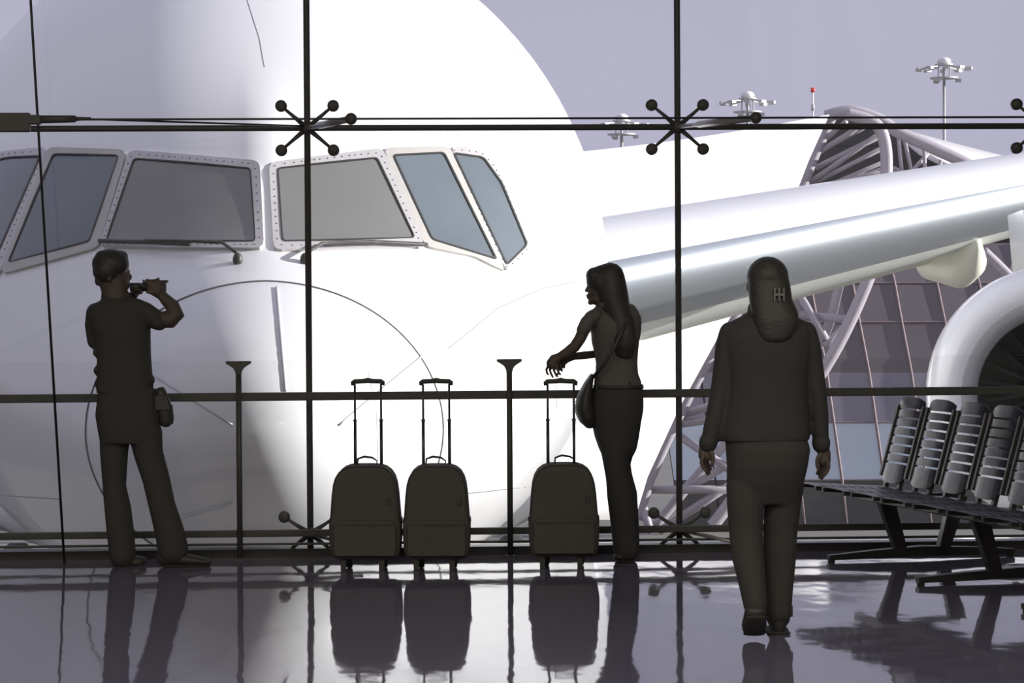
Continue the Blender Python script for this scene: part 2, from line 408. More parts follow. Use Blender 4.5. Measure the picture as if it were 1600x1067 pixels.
SB = [(1.3, -0.98), (2.5, -1.30), (4.0, -1.60), (6.0, -1.85), (8.0, -2.0), (10, -2.05)]
SCN = [(1.3, 0.0), (2.0, 0.12), (3.0, 0.35), (4.5, 0.72), (6.0, 0.98), (8.0, 1.15), (10, 1.17)]
def sect(s):
    if s < 1.3:
        q = math.sqrt(s / 1.3)
        k = 1.0 + 0.10 * (1 - q)
        return 1.20 * q * k, 1.0 * q * k, -0.98 * q * k, 0.0
    return interp(SW, s), interp(ST, s), interp(SB, s), interp(SCN, s)
def ring(s, n=96, grow=0.0):
    wd, tp, bt, zc = sect(s); out = []
    wd += grow; tp += grow; bt -= grow
    for k in range(n):
        th = 2 * math.pi * k / n
        c, sn = math.cos(th), math.sin(th)
        x = wd * c; z = zc + (tp - zc) * sn if sn >= 0 else zc + (zc - bt) * sn
        # crease between the two windshields
        zone = math.exp(-((s - 2.75) / 0.85) ** 2)
        if sn > 0: z += 0.13 * zone * math.exp(-abs(x) / 0.42); 
        out.append(Vector((x, s, TZ + z)))
    return out
def loft(rings, close_start=None, close_end=False):
    mb = MB(); n = len(rings[0]); vs = [p for r_ in rings for p in r_]; fs = []
    for i in range(len(rings) - 1):
        for k in range(n):
            k2 = (k + 1) % n; fs.append((i * n + k, i * n + k2, (i + 1) * n + k2, (i + 1) * n + k))
    if close_start is not None:
        vs.append(close_start); c = len(vs) - 1; fs += [(c, (k + 1) % n, k) for k in range(n)]
    if close_end: fs.append(tuple((len(rings) - 1) * n + k for k in range(n)))
    return mb.add(vs, fs)
rs = [0.004, 0.02, 0.05, 0.1, 0.18, 0.28, 0.4, 0.55, 0.72, 0.9, 1.1, 1.294]
loft([ring(s) for s in rs], Vector((0, 0, TZ))).build('radome', 'radome', plane, True)
hs = [1.306] + [1.3 + 0.1 * i for i in range(1, 40)] + [5.3 + 0.3 * i for i in range(0, 16)] + [10.5, 14, 20, 30, 40]
hull_mb = loft([ring(s) for s in hs], None, True)
hull = hull_mb.build('fuselage', 'hull', plane, True)
rad_mb = loft([ring(s) for s in rs], Vector((0, 0, TZ)))
sm = MB(); rg = ring(1.3, 120, 0.003); sm.tube(rg + [rg[0]], 0.0062, 6); sm.build('radome_seam', 'seam', plane, True)
# hull surface for placing windows, seams and wipers on it
bv_mb = MB(); bv_mb.add(hull_mb.v, hull_mb.f); bv_mb.add(rad_mb.v, rad_mb.f)
BV = BVHTree.FromPolygons(bv_mb.v, bv_mb.f)
CL = PI @ CP
def hit(px, py, off=0.0):
    d = (PI.to_3x3() @ ray(px, py)).normalized()
    p, nr, i, dist = BV.ray_cast(CL, d)
    if p is None: return None
    if nr.dot(d) > 0: nr = -nr
    return p + nr * off
def rounded(poly, r=7, seg=4, dens=14):
    out = []; n = len(poly)
    for i in range(n):
        a, b, c = Vector(poly[i - 1]), Vector(poly[i]), Vector(poly[(i + 1) % n])
        u, v = (a - b), (c - b); q = min(r, u.length * 0.4, v.length * 0.4)
        p0, p1 = b + u.normalized() * q, b + v.normalized() * q
        for k in range(seg + 1):
            t = k / seg; out.append(p0 * (1 - t) ** 2 + b * 2 * t * (1 - t) + p1 * t * t)
        nx = Vector(poly[(i + 2) % n]); q2 = min(r, (c - b).length * 0.4)
        e = c - v.normalized() * q2; L = (e - p1).length; m = int(L / dens)
        for k in range(1, m): out.append(p1.lerp(e, k / m))
    return out
def inset(poly, f, c): return [c + (p - c) * f for p in poly]
def window(label, glass, outer, gm, fm, rivets=True):
    g = rounded(glass, 6); cg = sum(g, Vector((0, 0))) / len(g)
    fr = MB(); n_g = len(g)
    # pane
    mb = MB(); rows = [inset(g, f, cg) for f in (1.0, 0.93, 0.84, 0.7, 0.5, 0.28)]
    vs = [hit(p.x, p.y, 0.018) for r_ in rows for p in r_]; fs = []
    for i in range(5):
        for k in range(n_g): fs.append((i * n_g + k, i * n_g + (k + 1) % n_g, (i + 1) * n_g + (k + 1) % n_g, (i + 1) * n_g + k))
    vs.append(hit(cg.x, cg.y, 0.018)); fs += [(5 * n_g + k, 5 * n_g + (k + 1) % n_g, len(vs) - 1) for k in range(n_g)]
    t0 = len(vs); vs += [hit(p.x, p.y, 0.018) for p in rows[0]]; b0 = len(vs); vs += [hit(p.x, p.y, -0.004) for p in rows[0]]
    fs += [(t0 + k, b0 + k, b0 + (k + 1) % n_g, t0 + (k + 1) % n_g) for k in range(n_g)]
    pane = mb.add(vs, fs).build('cockpit_window', gm, plane, True); pane['label'] = label
    # gasket rim
    def band(inn, out, h, name, m, par):
        k_ = len(inn); vs = [hit(p.x, p.y, -0.005) for p in out] + [hit(p.x, p.y, h) for p in out] + [hit(p.x, p.y, h) for p in inn] + [hit(p.x, p.y, -0.005) for p in inn]
        fs = []
        for s in range(3):
            for k in range(k_): fs.append((s * k_ + k, s * k_ + (k + 1) % k_, (s + 1) * k_ + (k + 1) % k_, (s + 1) * k_ + k))
        return MB().add(vs, fs).build(name, m, par)
    def grow(poly, px):
        out = []; n = len(poly)
        for i in range(n):
            a, b, c = Vector(poly[i - 1]), Vector(poly[i]), Vector(poly[(i + 1) % n])
            e1, e2 = (b - a).normalized(), (c - b).normalized()
            n1, n2 = Vector((e1.y, -e1.x)), Vector((e2.y, -e2.x))
            m_ = (n1 + n2); m_ = m_ / max(0.35, m_.length_squared) * 2
            if ((b + m_) - cg).length < ((b - m_) - cg).length: m_ = -m_
            out.append(b + m_ * px)
        return out
    gi = rounded(glass, 6); go = rounded(grow(glass, 2.4), 7)
    if len(go) != len(gi):
        go = [p + (p - cg).normalized() * 2.4 for p in gi]
    band(gi, go, 0.026, 'gasket', 'gasket', pane)
    # metal frame: sampled radially so both outlines share the vertex count
    def radial(poly, N=72):
        out = []
        for k in range(N):
            th = 2 * math.pi * k / N; d = Vector((math.cos(th), math.sin(th))); best = None
            for i in range(len(poly)):
                a, b = poly[i], poly[(i + 1) % len(poly)]; e = b - a
                den = d.x * e.y - d.y * e.x
                if abs(den) < 1e-9: continue
                t = ((a.x - cg.x) * e.y - (a.y - cg.y) * e.x) / den; u = ((a.x - cg.x) * d.y - (a.y - cg.y) * d.x) / den
                if t > 0 and -1e-6 <= u <= 1 + 1e-6: best = t if best is None else max(best, t)
            out.append(cg + d * best)
        return out
    ro = rounded(outer, 12)
    A, B = radial(go, 120), radial(ro, 120)
    f = band(A, B, 0.021, 'window_frame', fm, pane)
    if rivets:
        rv = MB(); mid = [(p + q) / 2 for p, q in zip(A, B)]; acc = 0; last = mid[0]
        for p in mid + [mid[0]]:
            acc += (p - last).length; last = p
            if acc > 8.5:
                acc = 0; a3 = hit(p.x, p.y, 0.019); b3 = hit(p.x, p.y, 0.025)
                rv.tube([a3, b3], 0.0052, 6)
        o = rv.build('rivets', 'rivet', pane); o['kind'] = 'stuff'
WIN = [
 ('dark left front windshield', [(212, 252), (391, 267), (398, 380), (169, 378)], [(203, 237), (407, 254), (413, 391), (156, 389)], 'windshield', 'win_frame', True),
 ('dark second window left of the windshield', [(86, 245), (186, 247), (141, 379), (17, 411)], [(77, 232), (200, 237), (156, 389), (2, 431)], 'side_glass', 'win_post', False),
 ('dark side window at the left edge', [(-42, 264), (15, 250), (64, 248), (-4, 404), (-52, 436)], [(-55, 252), (12, 238), (77, 232), (2, 431), (-60, 455)], 'side_glass', 'win_frame', True),
 ('bright right front windshield', [(434, 267), (587, 251), (645, 374), (442, 380)], [(419, 257), (597, 234), (663, 388), (427, 394)], 'windshield', 'win_frame', True),
 ('bluish second window right of the windshield', [(615, 247), (691, 243), (770, 405), (674, 376)], [(597, 234), (701, 231), (789, 428), (740, 403), (663, 388)], 'side_glass', 'win_post', False),
 ('bluish side window at the right', [(709, 244), (752, 250), (780, 289), (819, 384), (789, 414)], [(701, 231), (745, 234), (770, 254), (826, 391), (789, 428)], 'side_glass', 'win_frame', True),
]
for a_ in WIN: window(*a_)
def surf_tube(px, r, name, m, off=0.0, par=None, dens=10):
    pts = []
    for i in range(len(px) - 1):
        a, b = Vector(px[i]), Vector(px[i + 1]); k = max(1, int((b - a).length / dens))
        for j in range(k): pts.append(a.lerp(b, j / k))
    pts.append(Vector(px[-1]))
    P = [hit(p.x, p.y, off) for p in pts]; P = [p for p in P if p is not None]
    return MB().tube(P, r, 6).build(name, m, par or plane, True)
# wipers
for blade, arm, piv in ((((160, 384), (235, 387), (300, 391)), ((232, 387), (300, 389), (350, 392), (372, 409)), (372, 410)),
                        (((505, 391), (580, 387), (662, 390)), ((590, 389), (530, 391), (500, 393), (477, 408)), (476, 410))):
    wp = surf_tube(blade, 0.016, 'wiper', 'wiper', 0.05)
    surf_tube(arm, 0.012, 'wiper_arm', 'wiper', 0.065, wp)
    c = hit(*piv, 0.02); MB().ell(c, (0.035, 0.035, 0.05)).build('wiper_pivot', 'wiper', wp, True)
for s_ in ([(432, 449), (438, 520), (446, 612)], [(243, 588), (300, 624), (363, 664)], [(529, 664), (600, 605), (660, 556)], [(265, 812), (310, 800), (362, 784)]):
    surf_tube(s_, 0.0085, 'lightning_strip', 'strip', 0.004)
for s_ in ([(575, 582), (588, 640), (590, 720)], [(700, 774), (760, 768), (830, 760)], [(0, 774), (50, 777), (95, 780)],
           [(386, 0), (405, 60), (413, 105)], [(811, 60), (812, 95), (808, 122)], [(700, 545), (780, 480), (850, 450), (900, 440)], [(856, 470), (866, 560), (870, 640)]):
    surf_tube(s_, 0.0042, 'panel_seam', 'seam', -0.002)

# wing on the right of the picture
def wing_st(x):
    t = (x - 5.6) / 7.6
    le = Vector((x, 22 + (x - 3.15) * 0.65, TZ - tip.z + 1.67 + 0.178 * (x - 5.6) + (tip.z - 0) - 0))
    le.z = (1.67 + 0.178 * (x - 5.6)) - GZ
    ch = max(3.0, 11.5 - 0.50 * (x - 4)); up = max(0.2, 1.10 - 0.20 * t); dn = max(0.2, 1.12 - 0.40 * t)
    return le, ch, up, dn
def naca(u): return (0.2969 * math.sqrt(u) - 0.126 * u - 0.3516 * u * u + 0.2843 * u**3 - 0.1036 * u**4) / 0.1000 / 0.5 * 0.5
US = [0, 0.004, 0.012, 0.025, 0.045, 0.07, 0.11, 0.17, 0.25, 0.35, 0.5, 0.65, 0.8, 1.0]
XS = [2.0, 3.5, 5, 6.5, 8, 9.5, 11, 12.5, 14, 16, 18, 21]
def pt(x, u, upper, g=0.0):
    le, ch, up, dn = wing_st(x); k = naca(u)
    return Vector((x, le.y + u * ch - g, le.z + (k * up if upper else -k * dn) + (g * (1 if upper else -1))))
def strip_mesh(cols):     # cols: function x -> list of points
    mb = MB(); L = None; vs = []
    for x in XS: c = cols(x); L = len(c); vs += c
    fs = [(i * L + k, i * L + k + 1, (i + 1) * L + k + 1, (i + 1) * L + k) for i in range(len(XS) - 1) for k in range(L - 1)]
    return mb.add(vs, fs)
wing = strip_mesh(lambda x: [pt(x, u, True) for u in reversed(US)][:-1]).build('wing', 'hull', plane, True)
strip_mesh(lambda x: [pt(x, u, True, 0.01) for u in reversed(US[:3])] + [pt(x, u, False, 0.01) for u in US[1:6]]).build('leading_edge', 'slat', wing, True)
strip_mesh(lambda x: [pt(x, u, False) for u in US[5:]]).build('wing_underside', 'wing_low', wing, True)
# flap strip below the trailing part of the wing
def flap_pt(x, q):
    le, ch, up, dn = wing_st(x)
    return Vector((x, le.y + ch * (0.30 + 0.12 * q), le.z - dn * (1.0) - [0.0, 0.14, 0.16, 0.02][q]))
fm = MB(); FX = [6.6, 8, 10, 12, 12.9]
vs = [flap_pt(x, q) for x in FX for q in range(4)]
fs = [(i * 4 + k, i * 4 + (k + 1) % 4, (i + 1) * 4 + (k + 1) % 4, (i + 1) * 4 + k) for i in range(len(FX) - 1) for k in range(4)] + [(0, 1, 2, 3), (19, 18, 17, 16)]
fm.add(vs, fs).build('flap_edge', 'flap', wing)
# canoe fairing under the wing
c = PI @ at(1500, 410, 47.0)
MB().tube([c + Vector((0, -1.0, 0.35)), c + Vector((0, -0.7, 0.05)), c + Vector((0, 0, 0)), c + Vector((0, 2.0, 0.1)), c + Vector((0, 3.5, 0.5))],
          [(0.12, 0.2), (0.3, 0.36), (0.38, 0.48), (0.33, 0.42), (0.06, 0.1)], 20, 'round', bref=(0, 0, 1)).build('flap_fairing', 'flap', wing, True)
# wing root fairing
MB().tube([(0, 19, 3.0), (0, 21, 2.95), (0, 24, 2.9), (0, 32, 2.9), (0, 36, 3.1)], [(2.4, 0.6), (3.9, 1.1), (4.6, 1.35), (4.6, 1.35), (2.4, 0.6)], 40, bref=(0, 0, 1)).build('belly_fairing', 'hull', plane, True)
# engine
ec = PI @ at(1660, 620, 34.0); Rn = 206 * 34.0 / FPX
eng = MB().revolve([(Rn * 0.75, 0.10), (Rn * 0.79, 0.03), (Rn * 0.85, 0.0), (Rn * 0.92, 0.06), (Rn * 0.97, 0.22), (Rn, 0.6), (Rn * 1.0, 1.4), (Rn * 0.95, 3.0), (Rn * 0.78, 4.6), (Rn * 0.55, 5.6), (Rn * 0.4, 5.6)], 72, 'y').build('engine_nacelle', 'hull', plane, True)
eng.location = ec; eng.rotation_euler = (0, 0, R(-13))
MB().revolve([(Rn * 0.755, 0.095), (Rn * 0.70, 0.20), (Rn * 0.655, 0.42), (Rn * 0.63, 0.75), (Rn * 0.61, 0.75), (Rn * 0.63, 0.42), (Rn * 0.68, 0.18), (Rn * 0.74, 0.085)], 72, 'y', closed=True).build('intake_lip', 'nacelle_in', eng, True)
MB().revolve([(Rn * 0.63, 0.74), (Rn * 0.64, 1.2), (Rn * 0.66, 2.2)], 72, 'y').build('intake_liner', 'fan', eng, True)
MB().revolve([(0.001, 2.15), (Rn * 0.66, 2.15)], 48, 'y').build('fan_disc', 'fan', eng)
MB().revolve([(0.001, 1.25), (0.12, 1.35), (0.3, 1.65), (0.36, 2.1)], 32, 'y').build('spinner', 'fan', eng, True)
vs = []
for r_, tw in ((0.30, 0.2), (0.6, 0.5), (0.9, 0.8), (Rn * 0.645, 1.0)):
    cw = 0.10 + 0.06 * r_
    for sgn in (-1, 1):
        for th_ in (0.0, 0.012): vs.append((r_, 1.92 + sgn * cw * math.cos(tw) * 0.8 + th_, sgn * cw * math.sin(tw)))
fs = []
for i in range(3): b_ = 4 * i; fs += [(b_, b_ + 2, b_ + 6, b_ + 4), (b_ + 1, b_ + 5, b_ + 7, b_ + 3), (b_, b_ + 4, b_ + 5, b_ + 1), (b_ + 2, b_ + 3, b_ + 7, b_ + 6)]
bme = MB().add(vs, fs).mesh('fan_blade')
for k in range(22):
    o = link('fan_blade', bme, 'fan', eng, False); o.rotation_euler = (0, 2 * math.pi * k / 22, 0)
MB().hexa([(-0.2, 2.6, Rn * 0.9), (0.2, 2.6, Rn * 0.9), (0.25, 5.5, Rn * 0.6), (-0.25, 5.5, Rn * 0.6),
           (-0.15, 5.6, Rn + 0.9), (0.15, 5.6, Rn + 0.9), (0.2, 8.5, Rn + 0.9), (-0.2, 8.5, Rn + 0.9)]).build('engine_pylon', 'hull', eng)
# nose gear and one main gear, standing on the apron
ng = MB().tube([(0, 5.6, 0.5), (0, 5.6, TZ - 1.3)], 0.11, 14).build('nose_gear', 'stainless', plane, True)
for sx in (-0.28, 0.28):
    MB().revolve([(0.2, -0.15), (0.46, -0.17), (0.53, -0.1), (0.53, 0.1), (0.46, 0.17), (0.2, 0.15)], 28, 'x', True, (sx, 5.6, 0.53)).build('wheel', 'rubber', ng, True)
for gx in (-5.2, 5.2):
    mg = MB().tube([(gx, 30.5, 0.6), (gx * 0.9, 30.5, 3.4)], 0.2, 14).build('main_gear', 'stainless', plane, True)
    for sy in (-1.4, 0, 1.4):
        for sx in (-0.6, 0.6):
            MB().revolve([(0.25, -0.22), (0.58, -0.24), (0.66, -0.14), (0.66, 0.14), (0.58, 0.24), (0.25, 0.22)], 24, 'x', True, (gx + sx, 30.5 + sy, 0.66)).build('wheel', 'rubber', mg, True)

# ------------------------------------------------------------------ concourse building behind the wing
BD = 62.0
bc = at(1300, 820, BD); bc.z = GZ
bld = thing('concourse_building', 'far airport concourse with white membrane roof and tubular steel trusses', 'building', bc)
def L3(p): return p - bc
EDGE = [(1296, 179), (1264, 250), (1240, 312), (1192, 420), (1128, 516), (1062, 636), (1012, 745), (992, 812)]
def mem_grid(top_l, rows, nu, dl, dr, name, thick=0.12, rec=2):
    mb = MB(); nv = len(rows)
    g = []
    for j, ((xl, yl), (xr, yr)) in enumerate(rows):
        v = j / (nv - 1)
        for i in range(nu + 1):
            u = i / nu; sag = math.sin(math.pi * u) * 6
            g.append(L3(at(xl + (xr - xl) * u, yl + (yr - yl) * u + sag * (1 - v), dl + (dr - dl) * u + (1 - v) ** 1.3 * rec + math.sin(math.pi * u) * 0.8)))
    fs = [(j * (nu + 1) + i, j * (nu + 1) + i + 1, (j + 1) * (nu + 1) + i + 1, (j + 1) * (nu + 1) + i) for j in range(nv - 1) for i in range(nu)]
    o = mb.add(g, fs).build(name, 'membrane', bld, True)
    s = o.modifiers.new('s', 'SOLIDIFY'); s.thickness = thick
    return o
left_y = [243, 300, 360, 450, 540, 640, 745, 812]
mem_grid(None, [((850, left_y[k]), EDGE[k]) for k in range(8)], 10, 51, 57.6, 'roof_membrane')
mem_grid(None, [((1392, 196), (1760, 282)), ((1440, 236), (1760, 330)), ((1540, 285), (1760, 385))], 8, 66, 71, 'roof_membrane')
TD = 2.2
def chord(px, d, r, name='truss_chord', m='truss'):
    P = []
    for k, p in enumerate(px):
        dd = (d[k] if isinstance(d, (list, tuple)) else d) + TD
        P.append(L3(at(p[0], p[1], dd)))
    # smooth path
    Q = []
    for i in range(len(P) - 1):
        a, b, c_, e_ = P[max(i - 1, 0)], P[i], P[i + 1], P[min(i + 2, len(P) - 1)]
        for s in range(6):
            t = s / 6
            Q.append(0.5 * ((2 * b) + (c_ - a) * t + (2 * a - 5 * b + 4 * c_ - e_) * t * t + (3 * b - a - 3 * c_ + e_) * t**3))
    Q.append(P[-1])
    return MB().tube(Q, r, 12).build(name, m, bld, True)
def strut(a, b, da, db, r, m='truss'):
    return MB().tube([L3(at(a[0], a[1], da + TD)), L3(at(b[0], b[1], db + TD))], r, 10).build('truss_strut', m, bld, True)
Lc = [(x + 6, y) for x, y in EDGE]
chord(Lc, 59.6, 0.12)
Cc = [(1322, 178), (1366, 192), (1383, 225), (1384, 290), (1372, 380), (1352, 448), (1300, 556), (1222, 672), (1130, 800), (1112, 822)]
chord(Cc, 58.6, 0.15)
Mc = [(1300, 176), (1318, 240), (1322, 330), (1308, 458), (1284, 530), (1215, 610), (1110, 720), (1020, 826)]
chord([(1318, 400)] + Mc[3:], 60.2, 0.12)
chord([(1290, 182), (1330, 174), (1372, 186), (1405, 207), (1460, 232), (1524, 264), (1610, 330), (1680, 400)], 59.2, 0.15)
chord([(1396, 268), (1420, 282), (1450, 300), (1500, 360)], 60.5, 0.09)
# struts of the upper arch
for (a, b) in (((1283, 222), (1322, 190)), ((1288, 232), (1352, 198)), ((1275, 262), (1372, 214)), ((1272, 286), (1378, 232)), ((1270, 244), (1340, 200)),
               ((1258, 290), (1376, 208)), ((1252, 308), (1380, 254)), ((1262, 296), (1382, 268)), ((1290, 298), (1384, 262)), ((1246, 318), (1380, 290)), ((1230, 345), (1378, 320))):
    strut(a, b, 59.8, 58.9, 0.055 + 0.02 * random.random())
for (a, b) in (((1404, 214), (1412, 300)), ((1412, 214), (1432, 300)), ((1444, 232), (1446, 300)), ((1470, 250), (1462, 300)), ((1396, 262), (1460, 300)), ((1404, 290), (1450, 240))):
    strut(a, b, 60.2, 60.4, 0.05)
# struts of the lower arch
for (a, b) in (((1252, 492), (1331, 500)), ((1331, 500), (1290, 540)), ((1120, 580), (1240, 545)), ((1062, 650), (1180, 610)), ((1065, 662), (1150, 650)),
               ((1060, 680), (1168, 752)), ((1080, 760), (1180, 700)), ((1005, 765), (1158, 765)), ((1000, 775), (1016, 830)), ((1030, 830), (1160, 745)), ((1128, 520), (1160, 560)), ((1356, 442), (1331, 500)), ((1240, 445), (1290, 530))):
    strut(a, b, 59.9, 59.2, 0.10)
# outer arch further right, seen beside the engine
chord([(1536, 392), (1575, 430), (1640, 500), (1700, 580)], 60.0, 0.13); chord([(1600, 380), (1585, 420), (1560, 480)], 60.6, 0.11)
# dark sheet standing in for the shaded interior behind the lattice
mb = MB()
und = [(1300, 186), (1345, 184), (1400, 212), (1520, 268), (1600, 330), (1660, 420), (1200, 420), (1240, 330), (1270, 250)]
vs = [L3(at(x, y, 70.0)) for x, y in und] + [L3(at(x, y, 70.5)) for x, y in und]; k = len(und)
mb.add(vs, [tuple(range(k)), tuple(range(2 * k - 1, k - 1, -1))] + [(i, (i + 1) % k, k + (i + 1) % k, k + i) for i in range(k)]).build('shade_sheet', 'lattice_shade', bld)
# curved glass front: panes in a grid with thin pink mullions showing between them
ROWY = [380, 442, 503, 560, 582, 660, 750, 826]; OFF = [-14, 0, 11, 22, 26, 37, 50, 58]
ROWD = [65.6, 64.8, 64.2, 63.8, 63.7, 63.4, 63.2, 63.1]
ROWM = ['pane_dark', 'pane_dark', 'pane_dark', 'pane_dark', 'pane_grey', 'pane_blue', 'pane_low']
KX = list(range(-5, 7))
def gx(k, j): return 1332 + 66 * k + OFF[j] * (1.15 if k > 1 else 1.0)
vs = [L3(at(gx(k, j), ROWY[j], ROWD[j] + 0.12)) for j in range(8) for k in (KX[0], KX[-1])]
MB().add(vs, [(2 * j, 2 * j + 1, 2 * j + 3, 2 * j + 2) for j in range(7)]).build('mullion_backing', 'mullion_pink', bld)
for j in range(7):
    for i in range(len(KX) - 1):
        k = KX[i]; g = 1.5
        if j < 3 and k < -2: continue
        q = [(gx(k, j) + g, ROWY[j] + (0.7 if j not in (3, 4, 5) else 0), ROWD[j]), (gx(k + 1, j) - g, ROWY[j] + (0.7 if j not in (3, 4, 5) else 0), ROWD[j]),
             (gx(k + 1, j + 1) - g, ROWY[j + 1] - (0.7 if j < 2 else 0), ROWD[j + 1]), (gx(k, j + 1) + g, ROWY[j + 1] - (0.7 if j < 2 else 0), ROWD[j + 1])]
        f_ = [L3(at(*p)) for p in q]; b_ = [L3(at(x, y, d + 0.08)) for x, y, d in q]
        MB().hexa(b_ + f_).build('pane' if j < 6 else 'plinth_panel', ROWM[j], bld)

for k in KX[2:]:
    j0 = 0 if k >= -2 else 4
    MB().tube([L3(at(gx(k, j), ROWY[j], ROWD[j] - 0.02)) for j in range(j0, 8)], 0.034, 6).build('mullion', 'mullion_pink', bld, True)
for j in (1, 2, 5, 6):
    MB().tube([L3(at(gx(k, j), ROWY[j], ROWD[j] - 0.01)) for k in KX[2:]], 0.022, 6).build('mullion', 'mullion_pink', bld, True)

# ------------------------------------------------------------------ light masts and beacon pole
def mast(px, py, d, label):
    top = at(px, py, d); s = d / FPX
    t = thing('light_mast', label, 'light mast', (top.x, top.y, GZ), R(-3), 'floodlight masts beyond the concourse')
    H = top.z - GZ
    MB().tube([(0, 0, 0), (0, 0, H - 12 * s)], [3.4 * s, 2.2 * s], 12).build('pole', 'lamp_metal', t, True)
    MB().ell((0, 0, H - 6 * s), (11 * s, 11 * s, 6.5 * s), 20, 10).build('dome', 'lamp_dome', t, True)
    MB().revolve([(9 * s, H - 12 * s), (14 * s, H - 12 * s), (14 * s, H - 10 * s), (9 * s, H - 10 * s)], 24, 'z', True).build('ring', 'lamp_metal', t)
    MB().revolve([(5 * s, H - 33 * s), (22 * s, H - 33 * s), (22 * s, H - 31 * s), (5 * s, H - 31 * s)], 24, 'z', True).build('platform', 'lamp_metal', t)
    for k in range(4):
        a_ = k * math.pi / 2; MB().tube([(9 * s * math.cos(a_), 9 * s * math.sin(a_), H - 33 * s), (9 * s * math.cos(a_), 9 * s * math.sin(a_), H - 10 * s)], 1.0 * s, 6).build('hanger', 'lamp_metal', t)
    for k in range(10):
        a_ = 2 * math.pi * k / 10 + 0.2; Rr = 40 * s; c_, n_ = math.cos(a_), math.sin(a_)
        ar = MB().tube([(12 * s * c_, 12 * s * n_, H - 14 * s), (Rr * c_, Rr * n_, H - 17 * s)], 1.1 * s, 6).build('arm', 'lamp_metal', t)
        MB().box((Rr * c_, Rr * n_, H - 18 * s), (9 * s, 9 * s, 4.5 * s), Matrix.Rotation(a_, 3, 'Z')).build('floodlight', 'lamp_metal', ar)
    for k in range(3):
        a_ = 2 * math.pi * k / 3 + 2.0; MB().box((22 * s * math.cos(a_), 22 * s * math.sin(a_), H - 36 * s), (8 * s, 8 * s, 5 * s)).build('floodlight', 'lamp_metal', t)
mast(1475, 90, 150, 'tall floodlight mast with white dome at the far right')
mast(1168, 143, 190, 'mid-height floodlight mast with white dome left of the red-tipped pole')
mast(971, 178, 240, 'smallest floodlight mast beside the curve of the fuselage')
p = at(1270, 137, 90)
bp_ = thing('beacon_pole', 'slim pale pole with a red tip above the roof', 'pole', (p.x, p.y, GZ))
H = p.z - GZ; s = 90 / FPX
MB().tube([(0, 0, 0), (0, 0, H - 6 * s)], [2.6 * s, 1.4 * s], 8).build('pole', 'lamp_dome', bp_, True)
MB().tube([(0, 0, H - 36 * s), (0, 0, H - 26 * s)], 2.6 * s, 8).build('collar', 'lamp_metal', bp_, True)
MB().tube([(0, 0, H - 7 * s), (0, 0, H)], 3.3 * s, 10).build('beacon', 'red', bp_, True)

# ------------------------------------------------------------------ people
RZ = R(-YAW)
class Fig:
    """a figure laid out on a grid read off its outline: X(zx, zy, y) gives metres in the figure's own frame"""
    def __init__(s, name, label, px0, py0, scale, cx, base, floor_px, group=None):
        loc = onfloor(*floor_px); s.d = depth(loc)
        s.k = scale * s.d / FPX; s.cx = cx; s.base = base
        s.root = thing(name, label, 'person', loc, RZ, group)
        s.loc = loc
    def X(s, zx, zy, y=0.0): return Vector(((zx - s.cx) * s.k, y, (s.base - zy) * s.k))
    def tube(s, mb, rows, n=14, f=1.0, dscale=1.0):
        """rows: (zx, zy, half width in grid units, y in m, half depth in m or None)"""
        P = [s.X(r_[0], r_[1], r_[3]) for r_ in rows]
        Q = [(r_[2] * s.k * f, (r_[4] if r_[4] is not None else r_[2] * s.k) * f * dscale) for r_ in rows]
        mb.tube(P, Q, n, 'round'); return mb
    def stack(s, mb, rows, n=20, f=1.0):
        """horizontal slices of a trunk: exact half widths at each height"""
        o = len(mb.v)
        for (zx, zy, hw, y, hd) in rows:
            c = s.X(zx, zy, y)
            for k in range(n):
                th = 2 * math.pi * k / n; cc, ss = math.cos(th), math.sin(th)
                e = 0.85
                mb.v.append(c + Vector((math.copysign(abs(cc) ** e, cc) * hw * s.k * f, math.copysign(abs(ss) ** e, ss) * hd * f, 0)))
        for i in range(len(rows) - 1):
            for k in range(n): k2 = (k + 1) % n; mb.f.append((o + i * n + k, o + i * n + k2, o + (i + 1) * n + k2, o + (i + 1) * n + k))
        mb.f.append(tuple(o + k for k in reversed(range(n)))); mb.f.append(tuple(o + (len(rows) - 1) * n + k for k in range(n)))
        return mb
    def ell(s, mb, zx, zy, rx, rz, y=0.0, ry=None, rot=None):
        mb.ell(s.X(zx, zy, y), (rx * s.k, ry if ry is not None else rx * s.k, rz * s.k), 16, 10, rot); return mb
    def finger(s, mb, pts, r=0.0085):
        P = [s.X(*p) for p in pts]; n = len(P)
        mb.tube(P, [r * (1.08 - 0.28 * i / (n - 1)) for i in range(n)], 8, 'round')

# ---- the man taking a photograph
F = Fig('person', 'man in short-sleeved shirt raising a camera, at far left', 100, 370, 0.5155, 200, 1003, (203, 884))
torso = [(168, 192, 36, 0, 0.07), (166, 203, 58, 0, 0.09), (166, 218, 84, 0, 0.11), (170, 240, 92, 0, 0.125), (180, 275, 90, 0, 0.13), (186, 310, 83, 0, 0.13), (188, 370, 82, 0, 0.125), (190, 430, 84, 0, 0.125), (190, 478, 87, 0, 0.125)]
sleeveL = [(104, 236, 33, 0.03, 0.06), (95, 275, 28, 0.03, 0.06), (97, 322, 24, 0.04, 0.055)]
sleeveR = [(215, 222, 34, -0.02, 0.07), (255, 238, 35, -0.04, 0.065), (298, 262, 29, -0.05, 0.06)]
b = MB()
F.stack(b, torso, f=0.9)
F.tube(b, [(156, 138, 44, 0.0, 0.07), (160, 163, 41, 0.0, 0.065), (165, 200, 38, 0, 0.065)])
F.ell(b, 152, 96, 48, 52, 0.0, 0.09); F.ell(b, 166, 130, 38, 42, 0.03, 0.07); F.ell(b, 188, 150, 16, 20, 0.05, 0.045)     # skull, face turned away to the right, chin
